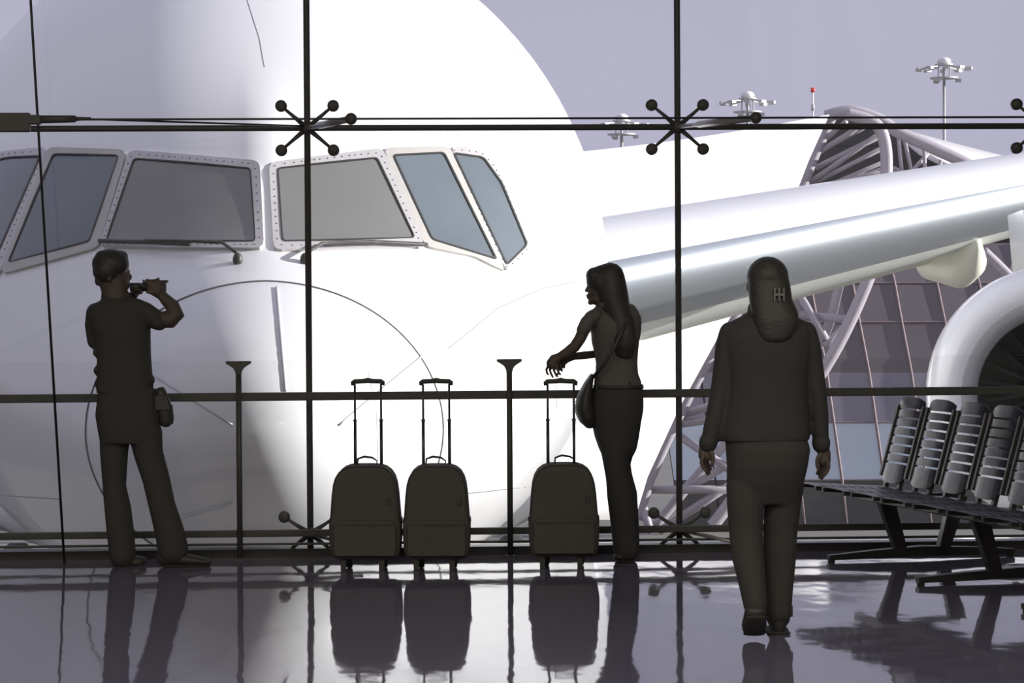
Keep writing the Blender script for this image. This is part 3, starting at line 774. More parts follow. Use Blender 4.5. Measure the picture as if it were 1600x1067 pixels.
F.ell(b, 203, 128, 7, 10, 0.06, 0.014); F.ell(b, 194, 110, 10, 6, 0.06, 0.035); F.ell(b, 199, 148, 6, 4, 0.055, 0.02)      # nose, brow, lips
F.ell(b, 190, 118, 6, 4, 0.02, 0.01); F.ell(b, 152, 128, 9, 16, -0.085, 0.012); F.ell(b, 110, 138, 10, 17, 0.01, 0.025)       # eye, ears
F.tube(b, sleeveL, f=0.8); F.tube(b, [(97, 320, 20, 0.05, None), (92, 334, 19, 0.08, None), (135, 280, 19, 0.22, None), (190, 190, 15, 0.27, None), (210, 172, 13, 0.22, None)])
F.tube(b, sleeveR, f=0.8); F.tube(b, [(290, 258, 25, -0.05, None), (338, 256, 27, -0.05, None), (351, 246, 25, -0.045, None), (338, 216, 22, -0.03, None), (316, 196, 18, -0.02, None), (304, 182, 15, -0.01, None)])
# right hand round the camera grip, left hand under the lens
F.tube(b, [(303, 184, 15, -0.01, 0.03), (293, 168, 24, -0.03, 0.028), (281, 157, 25, -0.035, 0.024)])
for i, (x, q) in enumerate(((262, 0), (274, 2), (286, 1), (297, -3))):
    F.finger(b, [(x + 8, 160, -0.04), (x + 3, 146, -0.05), (x - 2, 137 + q, -0.03), (x - 2, 136 + q, 0.0)], 0.010)
F.finger(b, [(290, 172, -0.03), (275, 176, -0.05), (262, 174, -0.05)], 0.011)
F.tube(b, [(208, 172, 14, 0.2, 0.03), (222, 166, 16, 0.13, 0.02), (232, 165, 14, 0.08, 0.02)])
for i in range(4): F.finger(b, [(222 + 5 * i, 172, 0.10), (220 + 6 * i, 177, 0.05), (222 + 6 * i, 174, -0.0), (224 + 6 * i, 166, -0.03)], 0.0085)
F.finger(b, [(232, 166, 0.1), (246, 156, 0.07), (249, 143, 0.05), (247, 139, 0.02)], 0.010)
pelvis = [(198, 466, 88, 0, 0.125), (198, 500, 93, 0, 0.13), (198, 545, 99, 0, 0.14), (202, 590, 96, 0, 0.135), (205, 630, 92, 0, 0.12)]
legL = [(158, 600, 47, 0.0, 0.09), (155, 660, 43, 0.0, 0.088), (155, 760, 36, 0.0, 0.075), (165, 830, 41, 0.0, 0.08), (172, 900, 42, 0.0, 0.082), (178, 970, 41, 0.0, 0.08)]
legR = [(252, 600, 52, -0.02, 0.092), (261, 660, 45, -0.03, 0.088), (285, 740, 42, -0.04, 0.078), (303, 820, 41, -0.05, 0.075), (324, 895, 45, -0.05, 0.08), (335, 952, 47, -0.05, 0.085)]
for l in (legL, legR): F.tube(b, l, f=0.8)
F.stack(b, pelvis, f=0.88)
F.tube(b, [(175, 960, 20, 0, None), (178, 985, 16, 0, 0.04), (225, 992, 9, 0.02, 0.04)]); F.tube(b, [(320, 950, 22, -.05, None), (330, 982, 16, -.05, 0.04), (400, 990, 9, -.03, 0.04)])
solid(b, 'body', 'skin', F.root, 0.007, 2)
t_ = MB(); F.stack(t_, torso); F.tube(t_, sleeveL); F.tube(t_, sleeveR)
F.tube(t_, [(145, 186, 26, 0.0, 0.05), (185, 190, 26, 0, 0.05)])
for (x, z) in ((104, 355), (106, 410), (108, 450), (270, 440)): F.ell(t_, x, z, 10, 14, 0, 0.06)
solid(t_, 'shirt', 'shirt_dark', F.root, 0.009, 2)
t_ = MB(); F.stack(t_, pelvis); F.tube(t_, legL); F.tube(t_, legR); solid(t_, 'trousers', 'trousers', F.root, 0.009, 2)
h = MB(); F.ell(h, 150, 88, 57, 46, -0.005, 0.102); F.ell(h, 140, 108, 44, 42, -0.015, 0.10); F.ell(h, 176, 66, 26, 20, 0.02, 0.07); F.ell(h, 186, 92, 18, 30, 0.03, 0.05)
F.ell(h, 128, 60, 22, 14, 0, 0.07); solid(h, 'hair', 'hair', F.root, 0.008, 2)
for pts in ([(160, 982, 17, 0, 0.045), (185, 984, 18, 0.0, 0.045), (215, 986, 15, 0.03, 0.045), (236, 988, 12, 0.04, 0.035)],
            [(308, 978, 23, -.05, 0.048), (345, 978, 23, -.05, 0.05), (390, 984, 17, -.04, 0.05), (440, 990, 10, -.03, 0.038)]):
    sh = MB(); F.tube(sh, pts); o = solid(sh, 'shoe', 'shoe', F.root, 0.008, 1)
    so = MB(); P = [F.X(p[0], 1000, p[3]) for p in pts]; so.tube(P, [(0.007, 0.046)] * (len(P) - 1) + [(0.007, 0.03)], 12, 'round'); so.build('sole', 'sole', o, True)
MAN = F
Rm = Matrix.Rotation(RZ, 3, 'Z')
def at_fig(F, *p): return F.loc + Rm @ F.X(*p)
# camera in his hands
c0 = at_fig(F, 292, 158, 0.012)
cm = thing('compact_camera', 'small black camera with zoom lens held up by the man', 'camera', c0, RZ)
k = F.k
MB().box((0, 0, 0), (50 * k, 0.05, 36 * k)).build('camera_body', 'camera', cm, bevel=0.006)
MB().box((18 * k, 0, 16 * k), (26 * k, 0.04, 8 * k)).build('flash_housing', 'camera', cm, bevel=0.003)
MB().tube([(-25 * k, 0, 0), (-40 * k, 0, 0), (-40 * k, 0, 0.001), (-48 * k, 0, 0)], [14 * k, 14 * k, 14 * k, 14 * k], 20).build('grip_ring', 'camera', cm, True)
MB().tube([(-52 * k, 0, 0), (-84 * k, 0, 0)], [12.5 * k, 12.5 * k], 20).build('viewfinder_tube', 'camera', cm, True)
MB().tube([(-48 * k, 0, -6 * k), (-54 * k, 0, -6 * k)], 6 * k, 10).build('hinge', 'camera', cm)
# belt pouch
c0 = at_fig(F, 306, 525, -0.02)
pc = thing('belt_pouch', 'dark camera pouch hanging from the belt of the photographing man', 'pouch', c0, RZ)
pb = MB(); pb.tube([(-6 * k, 0, 48 * k), (-2 * k, 0, 20 * k), (6 * k, 0, -10 * k), (8 * k, 0, -38 * k)], [(17 * k, 0.035), (24 * k, 0.045), (25 * k, 0.05), (21 * k, 0.045)], 16, 'round')
solid(pb, 'pouch_body', 'leather', pc, 0.008, 2)
MB().hexa([(-20 * k, -0.055, -5 * k), (26 * k, -0.055, -5 * k), (26 * k, -0.04, -5 * k), (-20 * k, -0.04, -5 * k), (-22 * k, -0.05, 40 * k), (10 * k, -0.05, 40 * k), (10 * k, -0.036, 40 * k), (-22 * k, -0.036, 40 * k)]).build('flap', 'leather', pc, bevel=0.004)
MB().tube([(26 * k, 0, 10 * k), (30 * k, 0, -30 * k), (27 * k, 0, -48 * k)], 0.005, 6).build('strap_end', 'leather', pc, True)
MB().tube([(-4 * k, 0, 50 * k), (-8 * k, 0, 62 * k)], [(14 * k, 0.008), (10 * k, 0.008)], 8).build('belt_loop', 'leather', pc)

# ---- the woman at the railing
F = Fig('person', 'long-haired woman in grey T-shirt leaning over a suitcase handle', 820, 390, 0.478, 320, 1016, (973, 876))
torso = [(272, 190, 40, 0, 0.06), (282, 200, 72, 0, 0.09), (290, 212, 92, 0, 0.13), (298, 235, 88, 0, 0.16), (302, 270, 82, 0, 0.165), (300, 300, 78, 0, 0.15), (302, 335, 72, 0, 0.13), (304, 370, 68, 0, 0.12), (304, 405, 70, 0, 0.125), (306, 428, 77, 0, 0.13), (308, 450, 79, 0, 0.135)]
shB = [(345, 205, 30, 0.02, 0.08), (352, 225, 34, 0.02, 0.09), (350, 270, 33, 0.02, 0.08), (346, 310, 28, 0.02, 0.06)]
slA = [(230, 216, 24, -0.10, 0.06), (206, 236, 24, -0.13, 0.06), (192, 262, 22, -0.14, 0.055)]
b = MB(); F.stack(b, torso, f=0.9); F.tube(b, shB, f=0.8); F.tube(b, slA, f=0.8)
F.tube(b, [(258, 158, 24, 0, 0.05), (266, 200, 27, 0, 0.055)])
F.ell(b, 265, 105, 54, 54, 0, 0.075); F.ell(b, 240, 128, 30, 46, 0, 0.06); F.ell(b, 238, 158, 24, 22, 0, 0.05)
F.tube(b, [(213, 116, 3.5, 0, 0.008), (208, 126, 4.5, 0, 0.011), (205, 133, 5, 0, 0.014)], 8)
F.ell(b, 211, 148, 6, 4, 0, 0.02); F.ell(b, 212, 156, 6, 4.5, 0, 0.018); F.ell(b, 219, 171, 9, 9, 0, 0.025); F.ell(b, 214, 105, 6, 6, 0, 0.04)
for sy in (-0.032, 0.032): F.ell(b, 218, 117, 5, 4, sy, 0.011)
for sy in (-0.078, 0.078): F.ell(b, 262, 128, 9, 15, sy, 0.010)
# near arm: down and forward to the left, wrist bent, hand hanging
F.tube(b, [(198, 254, 20, -0.14, None), (182, 288, 19, -0.15, None), (164, 314, 18.5, -0.15, None), (138, 334, 17, -0.14, None), (116, 346, 14, -0.13, None)])
F.tube(b, [(116, 346, 14, -0.13, 0.024), (100, 354, 18, -0.13, 0.028), (90, 368, 18, -0.13, 0.03)])
for i, (x0, x1, x2, zt, y) in enumerate(((82, 73, 80, 404, -0.10), (90, 84, 94, 412, -0.125), (98, 97, 108, 410, -0.15), (106, 110, 118, 402, -0.165))):
    F.finger(b, [(x0, 372, y), (x1, 388, y), ((x1 + x2) / 2 - 1, 400, y), (x2, zt, y)], 0.0085)
F.finger(b, [(106, 352, -0.10), (116, 368, -0.09), (122, 384, -0.09), (124, 392, -0.09)], 0.0095)
# far arm: upper arm hidden, forearm crossing to the other hand
F.tube(b, [(244, 300, 16, 0.12, None), (246, 340, 15, 0.10, None), (200, 344, 13.5, 0.02, None), (165, 346, 12, -0.03, None), (140, 356, 11, -0.05, None)])
F.tube(b, [(142, 354, 12, -0.05, 0.022), (126, 362, 15, -0.06, 0.024)])
for i, (x0, x1, zt) in enumerate(((114, 100, 388), (120, 112, 394), (126, 122, 392), (134, 132, 384))):
    F.finger(b, [(x0 + 4, 364, -0.05 + 0.012 * i), (x0 - 2, 376, -0.06 + 0.012 * i), (x1, zt, -0.07 + 0.012 * i)], 0.008)
pelvis = [(308, 440, 80, 0, 0.13), (306, 480, 85, 0, 0.15), (304, 520, 87, 0, 0.155), (302, 570, 80, 0, 0.145), (303, 610, 73, 0, 0.135), (306, 650, 62, 0, 0.12), (306, 675, 50, 0, 0.09)]
legA = [(288, 590, 58, -0.05, 0.085), (294, 640, 48, -0.06, 0.082), (297, 700, 40, -0.07, 0.07), (302, 740, 38, -0.07, 0.065), (309, 800, 41, -0.07, 0.065), (320, 900, 40, -0.07, 0.065), (330, 975, 43, -0.07, 0.07)]
legB = [(318, 590, 54, 0.06, 0.085), (322, 640, 47, 0.07, 0.082), (312, 700, 38, 0.07, 0.07), (317, 740, 38, 0.07, 0.065), (329, 800, 42, 0.07, 0.065), (335, 900, 41, 0.07, 0.065), (336, 970, 42, 0.07, 0.07)]
for l in (legA, legB): F.tube(b, l, f=0.8)
F.stack(b, pelvis, f=0.88)
F.tube(b, [(335, 970, 20, -.07, None), (325, 998, 13, -.08, 0.035)]); F.tube(b, [(340, 970, 20, .07, None), (332, 998, 13, .08, 0.035)])
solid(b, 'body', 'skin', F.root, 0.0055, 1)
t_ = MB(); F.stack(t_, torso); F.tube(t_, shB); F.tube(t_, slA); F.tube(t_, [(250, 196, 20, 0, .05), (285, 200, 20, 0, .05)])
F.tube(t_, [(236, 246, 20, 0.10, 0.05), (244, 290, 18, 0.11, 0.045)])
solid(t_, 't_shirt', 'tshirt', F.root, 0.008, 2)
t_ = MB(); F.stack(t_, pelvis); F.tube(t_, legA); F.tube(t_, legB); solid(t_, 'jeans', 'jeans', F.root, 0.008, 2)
bl = MB(); F.stack(bl, [(309, 440, 82, 0, 0.138), (309, 452, 83, 0, 0.141)]); bl.build('belt', 'leather', F.root, True)
for zx in (236, 342): 
    c = F.X(zx, 440, -0.10 if zx < 300 else -0.128); MB().box(c, (0.010, 0.012, 0.05)).build('belt_loop', 'jeans', F.root)
h = MB(); F.ell(h, 266, 103, 61, 56, 0, 0.09); F.ell(h, 232, 84, 28, 28, 0, 0.07); F.ell(h, 218, 92, 13, 14, 0, 0.05)
F.tube(h, [(282, 90, 50, -0.01, 0.09), (291, 140, 50, -0.02, 0.09), (302, 190, 46, -0.05, 0.09), (318, 240, 44, -0.10, 0.07), (328, 285, 41, -0.13, 0.05), (328, 315, 38, -0.135, 0.04), (326, 338, 30, -0.13, 0.025)], 18)
solid(h, 'hair', 'hair', F.root, 0.008, 2)
for pts in ([(350, 992, 18, -.07, 0.04), (325, 994, 17, -.075, 0.042), (300, 998, 12, -.09, 0.04)], [(354, 992, 18, .07, 0.04), (330, 994, 17, .075, 0.042), (306, 998, 12, .08, 0.04)]):
    sh = MB(); F.tube(sh, pts); o = solid(sh, 'shoe', 'shoe', F.root, 0.008, 1)
    so = MB(); P = [F.X(p[0], 1012, p[3]) for p in pts]; so.tube(P, [(0.007, 0.04), (0.007, 0.044), (0.007, 0.036)], 12, 'round'); so.build('sole', 'sole', o, True)
# shoulder bag
k = F.k; c0 = at_fig(F, 200, 500, -0.02)
bg_ = thing('shoulder_bag', 'slouchy dark shoulder bag at the hip of the woman by the railing', 'bag', c0, RZ)
pb = MB()
pb.tube([(22 * k, 0, 90 * k), (10 * k, 0, 60 * k), (0, 0, 20 * k), (-2 * k, 0, -20 * k), (8 * k, 0, -50 * k), (14 * k, 0, -62 * k)], [(8 * k, 0.08), (16 * k, 0.11), (28 * k, 0.125), (34 * k, 0.13), (30 * k, 0.12), (22 * k, 0.10)], 20, 'round')
solid(pb, 'bag_body', 'leather', bg_, 0.009, 3)
for (x, z) in ((-30, 2), (-31, -14)): MB().revolve([(0.010, -0.003), (0.014, -0.003), (0.014, 0.003), (0.010, 0.003)], 14, 'y', True, (x * k, -0.05, z * k)).build('ring', 'stainless', bg_, True)
MB().tube([(24 * k, -0.10, 86 * k), (60 * k, -0.17, 130 * k), (100 * k, -0.185, 200 * k), (130 * k, -0.15, 262 * k), (140 * k, -0.06, 296 * k)], [(0.010, 0.004)] * 5, 8).build('strap', 'leather', bg_, True)

# ---- the woman walking away
F = Fig('person', 'person in dark jacket and trousers walking away across the floor', 1070, 380, 0.591, 222, 1034, (1201.2, 991))
torso = [(224, 176, 44, 0, 0.07), (224, 190, 66, 0, 0.085), (223, 203, 92, 0, 0.10), (222, 222, 116, 0, 0.12), (222, 250, 122, 0, 0.13), (222, 300, 116, 0, 0.135), (220, 360, 108, 0, 0.13), (218, 410, 110, 0, 0.13), (214, 460, 116, 0, 0.135), (212, 500, 121, 0, 0.14), (212, 522, 119, 0, 0.14)]
armL = [(124, 236, 30, 0, 0.065), (114, 270, 30, 0, 0.065), (108, 320, 29, 0.0, 0.06), (99, 380, 28, -0.01, 0.056), (84, 450, 26, -0.02, 0.052), (68, 510, 23, -0.03, 0.045), (62, 526, 22, -0.03, 0.043)]
armR = [(322, 236, 30, 0, 0.065), (332, 270, 30, 0, 0.065), (340, 320, 29, 0.01, 0.06), (349, 380, 28, 0.01, 0.056), (358, 450, 26, 0.02, 0.052), (363, 515, 22, 0.03, 0.045), (365, 532, 21, 0.03, 0.043)]
b = MB(); F.stack(b, torso, f=0.9); F.tube(b, armL, f=0.75); F.tube(b, armR, f=0.75)
F.tube(b, [(224, 140, 32, 0.02, 0.06), (224, 190, 36, 0, 0.06)])
F.ell(b, 223, 92, 48, 52, 0.01, 0.09); F.ell(b, 223, 118, 40, 44, 0.05, 0.06); F.ell(b, 223, 148, 20, 14, 0.085, 0.025)
F.ell(b, 223, 118, 8, 12, 0.115, 0.018); F.ell(b, 223, 138, 13, 4, 0.105, 0.010)
for sx in (-1, 1): F.ell(b, 223 + 18 * sx, 106, 8, 5, 0.098, 0.012); F.ell(b, 223 + 50 * sx, 114, 5, 16, 0.02, 0.018)
# hands hanging: palms and curled fingers
for (wx, px, sg, y0, z0) in ((58, 55, 1, -0.03, 530), (368, 371, -1, 0.03, 546)):
    F.tube(b, [(wx, z0 - 12, 15, y0, 0.024), (px + 1, z0 + 10, 18, y0, 0.022), (px, z0 + 32, 19, y0, 0.022)])
    for i in range(4):
        yy = y0 + (i - 1.5) * 0.017; ln = (36, 44, 42, 32)[i]
        F.finger(b, [(px - 8 * sg + 4 * i * sg, z0 + 32, yy), (px - 12 * sg + 5.5 * i * sg, z0 + 46, yy), (px - 7 * sg + 6 * i * sg, z0 + 34 + ln * 0.72, yy), (px + 1 * sg + 5 * i * sg, z0 + 34 + ln, yy)], 0.0095)
    F.finger(b, [(px + 11 * sg, z0 + 12, y0 - 0.018), (px + 19 * sg, z0 + 28, y0 - 0.026), (px + 19 * sg, z0 + 44, y0 - 0.026), (px + 15 * sg, z0 + 54, y0 - 0.024)], 0.0105)
pelvis = [(214, 500, 106, 0, 0.13), (222, 545, 112, 0, 0.145), (220, 590, 107, 0, 0.14), (215, 630, 103, 0.005, 0.12), (212, 665, 99, 0.01, 0.095), (211, 690, 90, 0.01, 0.07)]
legL = [(160, 640, 50, -0.01, 0.09), (160, 700, 48, -0.02, 0.09), (161, 760, 45, -0.03, 0.08), (163, 820, 43, -0.07, 0.075), (170, 880, 37, -0.14, 0.072), (176, 945, 31, -0.20, 0.065)]
legR = [(266, 640, 54, 0.03, 0.09), (262, 700, 49, 0.05, 0.09), (257, 770, 46, 0.06, 0.08), (255, 850, 43, 0.06, 0.075), (251, 910, 40, 0.05, 0.075), (248, 980, 36, 0.03, 0.072)]
for l in (legL, legR): F.tube(b, l, f=0.8)
F.stack(b, pelvis, f=0.88)
F.tube(b, [(249, 980, 18, 0.03, None), (249, 1020, 16, 0.05, 0.04)]); F.tube(b, [(175, 945, 18, -0.20, None), (174, 1000, 18, -0.16, 0.03)])
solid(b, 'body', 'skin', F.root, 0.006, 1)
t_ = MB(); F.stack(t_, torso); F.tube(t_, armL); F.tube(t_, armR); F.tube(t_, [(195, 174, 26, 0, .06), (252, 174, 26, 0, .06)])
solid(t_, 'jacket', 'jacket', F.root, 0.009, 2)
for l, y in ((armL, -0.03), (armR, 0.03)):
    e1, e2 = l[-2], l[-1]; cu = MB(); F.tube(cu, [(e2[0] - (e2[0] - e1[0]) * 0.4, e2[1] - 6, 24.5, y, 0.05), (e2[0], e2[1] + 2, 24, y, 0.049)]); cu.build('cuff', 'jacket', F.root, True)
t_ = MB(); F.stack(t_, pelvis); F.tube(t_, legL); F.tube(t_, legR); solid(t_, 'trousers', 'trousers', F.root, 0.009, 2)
h = MB(); F.ell(h, 223, 90, 56, 55, -0.005, 0.105); F.ell(h, 223, 66, 42, 31, -0.005, 0.09)
F.stack(h, [(224, 80, 50, -0.01, 0.09), (225, 110, 56, -0.025, 0.085), (228, 150, 57, -0.045, 0.08), (236, 180, 62, -0.07, 0.07), (240, 205, 60, -0.09, 0.06), (238, 232, 52, -0.10, 0.05), (236, 250, 40, -0.11, 0.04), (235, 260, 26, -0.11, 0.03)])
solid(h, 'hair', 'hair', F.root, 0.009, 3)
cl = MB(); k = F.k
for dx in (-12, 0, 12): cl.box(F.X(245 + dx, 136, -0.132), (4 * k, 0.01, 34 * k))
cl.box(F.X(245, 136, -0.129), (28 * k, 0.01, 6 * k)); cl.build('hair_clip', 'clip', F.root)
# standing shoe flat on the floor, trailing shoe with the heel lifted
sh = MB(); F.tube(sh, [(249, 1010, 33, 0.0, 0.028), (249, 1008, 37, 0.06, 0.034), (249, 1013, 38, 0.16, 0.030), (249, 1020, 28, 0.22, 0.018)])
sh.ell(F.X(249, 992, 0.03), (0.055, 0.06, 0.05)); o = solid(sh, 'shoe', 'shoe', F.root, 0.008, 1)
so = MB(); so.tube([F.X(249, 1030, y) for y in (-0.02, 0.06, 0.16, 0.23)], [(0.052, 0.007), (0.05, 0.007), (0.057, 0.007), (0.035, 0.007)], 14, 'round', bref=(0, 0, 1)); so.build('sole', 'sole', o, True)
MB().box(F.X(280, 974, 0.02), (0.022, 0.03, 0.05)).build('ankle_tag', 'leather', F.root, bevel=0.004)
d_ = Vector((0, 0.10, 0.20)).normalized()        # sole direction from toe up to heel leaning to the camera
sh = MB(); hp_ = F.X(174, 958, -0.23); tp_ = F.X(174, 1012, -0.14)
sh.tube([hp_, hp_.lerp(tp_, 0.35), hp_.lerp(tp_, 0.7), tp_], [(0.050, 0.034), (0.052, 0.042), (0.056, 0.036), (0.050, 0.024)], 16, 'round')
o = solid(sh, 'shoe', 'shoe', F.root, 0.008, 1)
nrm = Vector((0, -0.55, -0.3)).normalized() * 0.035
so = MB(); so.tube([hp_ + nrm, hp_.lerp(tp_, 0.5) + nrm, tp_ + nrm * 0.8], [(0.046, 0.008), (0.044, 0.008), (0.048, 0.008)], 14, 'round', bref=(0, -0.55, -0.3)); so.build('sole', 'sole', o, True)

# ------------------------------------------------------------------ suitcases
def suitcase(cx, foot_y, wpx, hpx, label, hgt, rod_dx=0.0, handle_off=0.0, tilt=0.0):
    loc = onfloor(cx, foot_y); k = depth(loc) / FPX
    t = thing('trolley_suitcase', label, 'suitcase', loc, RZ, 'dark upright trolley suitcases')
    hw = wpx / 2 * k; H = hpx * k; z0 = 0.068
    prof = [(0.80, 0.0), (0.93, 0.03), (0.97, 0.09), (0.995, 0.20), (1.0, 0.38), (0.975, 0.41), (0.955, 0.5), (0.92, 0.68), (0.88, 0.80), (0.82, 0.875), (0.72, 0.935), (0.58, 0.975), (0.42, 0.995), (0.2, 1.0)]
    right = [(a_ * hw, z0 + b_ * H) for a_, b_ in prof]; out = right + [(-x, z) for x, z in reversed(right)]
    n_ = len(out); cxz = (0, z0 + H * 0.48); mb = MB(); Y = [(-0.125, 0.90), (-0.118, 0.965), (-0.10, 1.0), (0.10, 1.0), (0.118, 0.965), (0.125, 0.90)]
    vs = [(cxz[0] + (x - cxz[0]) * f, y, cxz[1] + (z - cxz[1]) * f) for y, f in Y for x, z in out]
    fs = [(i * n_ + q, i * n_ + (q + 1) % n_, (i + 1) * n_ + (q + 1) % n_, (i + 1) * n_ + q) for i in range(5) for q in range(n_)] + [tuple(reversed(range(n_))), tuple(5 * n_ + q for q in range(n_))]
    body = mb.add(vs, fs).build('body', 'case', t, False, 0.004)
    # piping round the front and the back face
    for y, f in ((-0.112, 0.99), (0.112, 0.99)):
        P = [(x * f, y, cxz[1] + (z - cxz[1]) * f) for x, z in out]; MB().tube(P + [P[0]], 0.0045, 6).build('piping', 'case_trim', body, True)
    pk = [(0.86, 0.03), (0.90, 0.1), (0.90, 0.36), (0.82, 0.41), (0.4, 0.42)]; o2 = [(a_ * hw, z0 + b_ * H) for a_, b_ in pk]; o2 += [(-x, z) for x, z in reversed(o2)]; q_ = len(o2)
    vs = [(x, -0.12, z) for x, z in o2] + [(x * 0.97, -0.148, z * 0.985 + 0.003) for x, z in o2]
    pkt = MB().add(vs, [tuple(range(q_)), tuple(reversed(range(q_, 2 * q_)))] + [(i, (i + 1) % q_, q_ + (i + 1) % q_, q_ + i) for i in range(q_)]).build('front_pocket', 'case', t, False, 0.006)
    MB().tube([(-0.82 * hw, -0.149, z0 + 0.37 * H), (0.82 * hw, -0.149, z0 + 0.37 * H)], 0.003, 6).build('zip', 'case_trim', pkt)
    lg = MB().box((0.68 * hw, -0.127, z0 + 0.62 * H), (0.028, 0.008, 0.045)).build('lock_tab', 'case_trim', t, False, 0.003)
    for sx in (-1, 1): MB().box((sx * hw * 0.995, 0.0, z0 + 0.40 * H), (0.012, 0.12, 0.03)).build('side_bumper', 'case_trim', t, False, 0.004)
    zt = z0 + H; zg = hgt * k; rx = 20.5 * k
    for sx in (-1, 1):
        x = sx * rx + rod_dx
        rd = MB().tube([(x, 0.085, zt - 0.12), (x, 0.085, zt + (zg - zt) * 0.52)], 0.0088, 10).build('handle_tube', 'tube', t, True)
        MB().tube([(x, 0.085, zt + (zg - zt) * 0.5), (x, 0.085, zg - 0.02)], 0.0062, 10).build('inner_tube', 'tube', rd, True)
        MB().box((x, 0.085, zt + (zg - zt) * 0.52), (0.022, 0.02, 0.012)).build('tube_collar', 'case_trim', rd, False, 0.002)
    g = MB(); gw = 23.5 * k
    g.tube([(rod_dx - gw, 0.085, zg - 0.028), (rod_dx - gw, 0.085, zg - 0.012), (rod_dx - gw * 0.9, 0.085, zg - 0.006), (rod_dx - gw * 0.3, 0.085, zg - 0.004), (rod_dx, 0.085, zg), (rod_dx + gw * 0.3, 0.085, zg - 0.004), (rod_dx + gw * 0.9, 0.085, zg - 0.006), (rod_dx + gw, 0.085, zg - 0.012), (rod_dx + gw, 0.085, zg - 0.028)],
           [0.010, 0.013, 0.0135, 0.0135, 0.0155, 0.0135, 0.0135, 0.013, 0.010], 10)
    g.build('grip', 'case_trim', t, True)
    MB().tube([(rod_dx - 16 * k + handle_off, 0.0, zt - 0.004), (rod_dx - 15 * k + handle_off, 0.0, zt + 0.032), (rod_dx - 5 * k + handle_off, 0.0, zt + 0.045), (rod_dx + 8 * k + handle_off, 0.0, zt + 0.038), (rod_dx + 15 * k + handle_off, 0.0, zt + 0.02), (rod_dx + 14 * k + handle_off, 0.0, zt - 0.004)],
              [(0.004, 0.01), (0.006, 0.016), (0.007, 0.018), (0.006, 0.018), (0.004, 0.014), (0.003, 0.008)], 10).build('carry_handle', 'case_trim', t, True)
    for sx in (-1, 1):
        fk = MB().hexa([(sx * 0.5 * hw - 0.016, 0.03, 0.03), (sx * 0.5 * hw + 0.016, 0.03, 0.03), (sx * 0.5 * hw + 0.016, 0.09, 0.03), (sx * 0.5 * hw - 0.016, 0.09, 0.03),
                        (sx * 0.5 * hw - 0.028, 0.02, z0 + 0.012), (sx * 0.5 * hw + 0.028, 0.02, z0 + 0.012), (sx * 0.5 * hw + 0.028, 0.11, z0 + 0.012), (sx * 0.5 * hw - 0.028, 0.11, z0 + 0.012)]).build('wheel_fork', 'case_trim', t)
        MB().revolve([(0.006, -0.017), (0.027, -0.017), (0.031, -0.009), (0.031, 0.009), (0.027, 0.017), (0.006, 0.017)], 20, 'x', True, (sx * 0.5 * hw, 0.065, 0.031)).build('wheel', 'rubber', fk, True)
        MB().box((sx * (0.46 if sx > 0 else 0.62) * hw, -0.085, (z0 + 0.01) / 2), (0.03, 0.03, z0 + 0.01)).build('stand_foot', 'case_trim', t, False, 0.003)
    return t
suitcase(572.5, 889, 110, 144, 'dark trolley suitcase farthest left, nearest the photographer', 294, 3 * 0.0035)
suitcase(683.5, 889, 103, 144, 'dark trolley suitcase in the middle, touching its left neighbour', 294, -1 * 0.0035)
suitcase(881, 885, 108, 142, 'dark trolley suitcase standing alone in front of the long-haired woman', 290, -3 * 0.0035, 0.02)

# ------------------------------------------------------------------ beam seating
bc0 = onfloor(1440, 873); 
bench = thing('beam_seating', 'row of dark slatted metal airport seats on splayed legs at right', 'bench', bc0, R(15.9 - YAW))
SPC = 0.39; BW = 0.345
def slat_mesh(wd, ht, th, bow, tongue=0):
    """a curved strip: width along y, height along z, edges bent back"""
    mb = MB(); N = 8; vs = []
    for i in range(N + 1):
        u = -1 + 2 * i / N; y = u * wd / 2; x = bow * abs(u) ** 3
        h0, h1 = -ht / 2, ht / 2
        if tongue < 0: h0 += ht * 0.40 * abs(u) ** 4
        if tongue > 0: h1 -= ht * 0.35 * abs(u) ** 4
        vs += [(x, y, h0), (x, y, h1), (x + th, y, h1), (x + th, y, h0)]
    fs = [(4 * i + q, 4 * i + (q + 1) % 4, 4 * i + 4 + (q + 1) % 4, 4 * i + 4 + q) for i in range(N) for q in range(4)] + [(0, 1, 2, 3), (4 * N + 3, 4 * N + 2, 4 * N + 1, 4 * N)]
    return mb.add(vs, fs).mesh('slat')
zb0, zb1 = 0.430, 0.915; xb0, xb1 = 0.175, 0.035
blen = math.hypot(zb1 - zb0, xb0 - xb1); bang = math.atan2(xb0 - xb1, zb1 - zb0)
TB, TT = 0.115, 0.066; gap = 0.0115; sh_ = (blen - TB - TT - 7 * gap) / 6
m_mid = slat_mesh(BW - 0.02, sh_, 0.006, 0.016); m_bot = slat_mesh(BW - 0.02, TB, 0.006, 0.016, -1); m_top = slat_mesh(BW - 0.02, TT, 0.006, 0.016, 1)
m_pan = slat_mesh(BW - 0.02, 0.044, 0.006, 0.008)
m_rail = MB().hexa([(0.006, -0.010, -0.02), (0.034, -0.010, -0.02), (0.034, 0.010, -0.02), (0.006, 0.010, -0.02), (0.004, -0.010, blen - TB / 2 - 0.05), (0.026, -0.010, blen - TB / 2 - 0.05), (0.026, 0.010, blen - TB / 2 - 0.05), (0.004, 0.010, blen - TB / 2 - 0.05)]).mesh('side_rail')
m_stem = MB().box((0.025, 0, -0.085), (0.022, 0.03, 0.16)).mesh('stem')
m_prail = MB().box((-0.26, 0, -0.016), (0.52, 0.018, 0.024)).mesh('pan_rail')
NS = 10
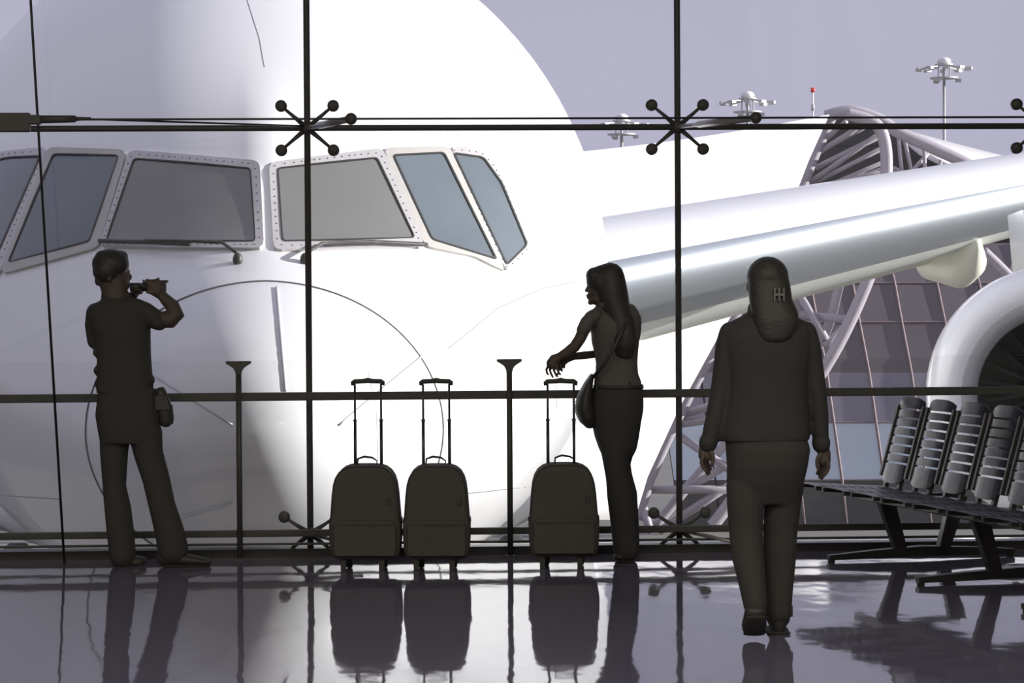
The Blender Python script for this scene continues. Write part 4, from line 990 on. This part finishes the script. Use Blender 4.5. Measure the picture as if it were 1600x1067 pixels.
for i in range(NS):
    y = 0.05 - SPC * i
    bk = link('backrest', m_bot, 'bench', bench)
    bk.matrix_local = Matrix.Translation((-xb0, y, zb0)) @ Matrix.Rotation(bang, 4, 'Y') @ Matrix.Translation((0, 0, TB / 2))
    for q in range(7):
        o = link('slat', m_top if q == 6 else m_mid, 'bench', bk); o.location = (0, 0, TB / 2 + gap + (sh_ + gap) * q + (sh_ / 2 if q < 6 else TT / 2))
    for sy in (-1, 1):
        o = link('side_rail', m_rail, 'bench_dark', bk); o.location = (0, sy * (BW / 2 - 0.008), 0)
        o = link('stem', m_stem, 'bench_dark', bk); o.location = (0, sy * BW * 0.27, 0)
    sp = link('seat_pan', m_pan, 'bench', bench)
    sp.matrix_local = Matrix.Translation((-xb0 + 0.01, y, 0.405)) @ Matrix.Rotation(R(4), 4, 'Y') @ Matrix.Translation((-0.03, 0, 0.004)) @ Matrix.Rotation(R(90), 4, 'Y')
    inv = Matrix.Rotation(R(-90), 4, 'Y') @ Matrix.Translation((0.03, 0, -0.004))
    for q in range(1, 9):
        o = link('slat', m_pan, 'bench', sp); o.matrix_local = inv @ Matrix.Translation((-0.03 - 0.058 * q, 0, 0.004)) @ Matrix.Rotation(R(90), 4, 'Y')
    for sy in (-1, 1):
        o = link('pan_rail', m_prail, 'bench_dark', sp); o.matrix_local = inv @ Matrix.Translation((0, sy * (BW / 2 - 0.03), 0))
y0, y1 = 0.28, 0.05 - SPC * (NS - 1) - 0.2
for bx_ in (-0.27, -0.13): MB().box((bx_, (y0 + y1) / 2, 0.352), (0.05, y0 - y1, 0.05)).build('beam', 'bench_dark', bench, False, 0.006)
for i in range(4):
    y = -SPC * 3 * i
    f = MB(); P = [(-0.57, 0.012, 0.040, 0.022), (-0.3, 0.015, 0.06, 0.03), (0, 0.02, 0.075, 0.035), (0.3, 0.015, 0.06, 0.03), (0.57, 0.012, 0.040, 0.022)]
    vs = [p for (x, za, zb_, hy) in P for p in ((x, y - hy, za), (x, y + hy, za), (x, y + hy, zb_), (x, y - hy, zb_))]
    ft = f.add(vs, [(4 * a_ + q, 4 * a_ + (q + 1) % 4, 4 * a_ + 4 + (q + 1) % 4, 4 * a_ + 4 + q) for a_ in range(4) for q in range(4)] + [(3, 2, 1, 0), (16, 17, 18, 19)]).build('foot_bar', 'bench_dark', bench)
    MB().box((-0.02, y, 0.352), (0.50, 0.05, 0.04)).build('cross_arm', 'bench_dark', bench, False, 0.005)
    for sx in (-1, 1):
        MB().tube([(sx * 0.55, y, 0.0), (sx * 0.55, y, 0.015)], 0.02, 12).build('glide', 'rubber', ft)
        MB().hexa([(sx * 0.13 - 0.035, y - 0.03, 0.05), (sx * 0.13 + 0.035, y - 0.03, 0.05), (sx * 0.13 + 0.035, y + 0.03, 0.05), (sx * 0.13 - 0.035, y + 0.03, 0.05),
                   (sx * 0.225 - 0.05, y - 0.03, 0.35), (sx * 0.225 + 0.05, y - 0.03, 0.35), (sx * 0.225 + 0.05, y + 0.03, 0.35), (sx * 0.225 - 0.05, y + 0.03, 0.35)]).build('leg', 'bench_dark', bench, False, 0.006)
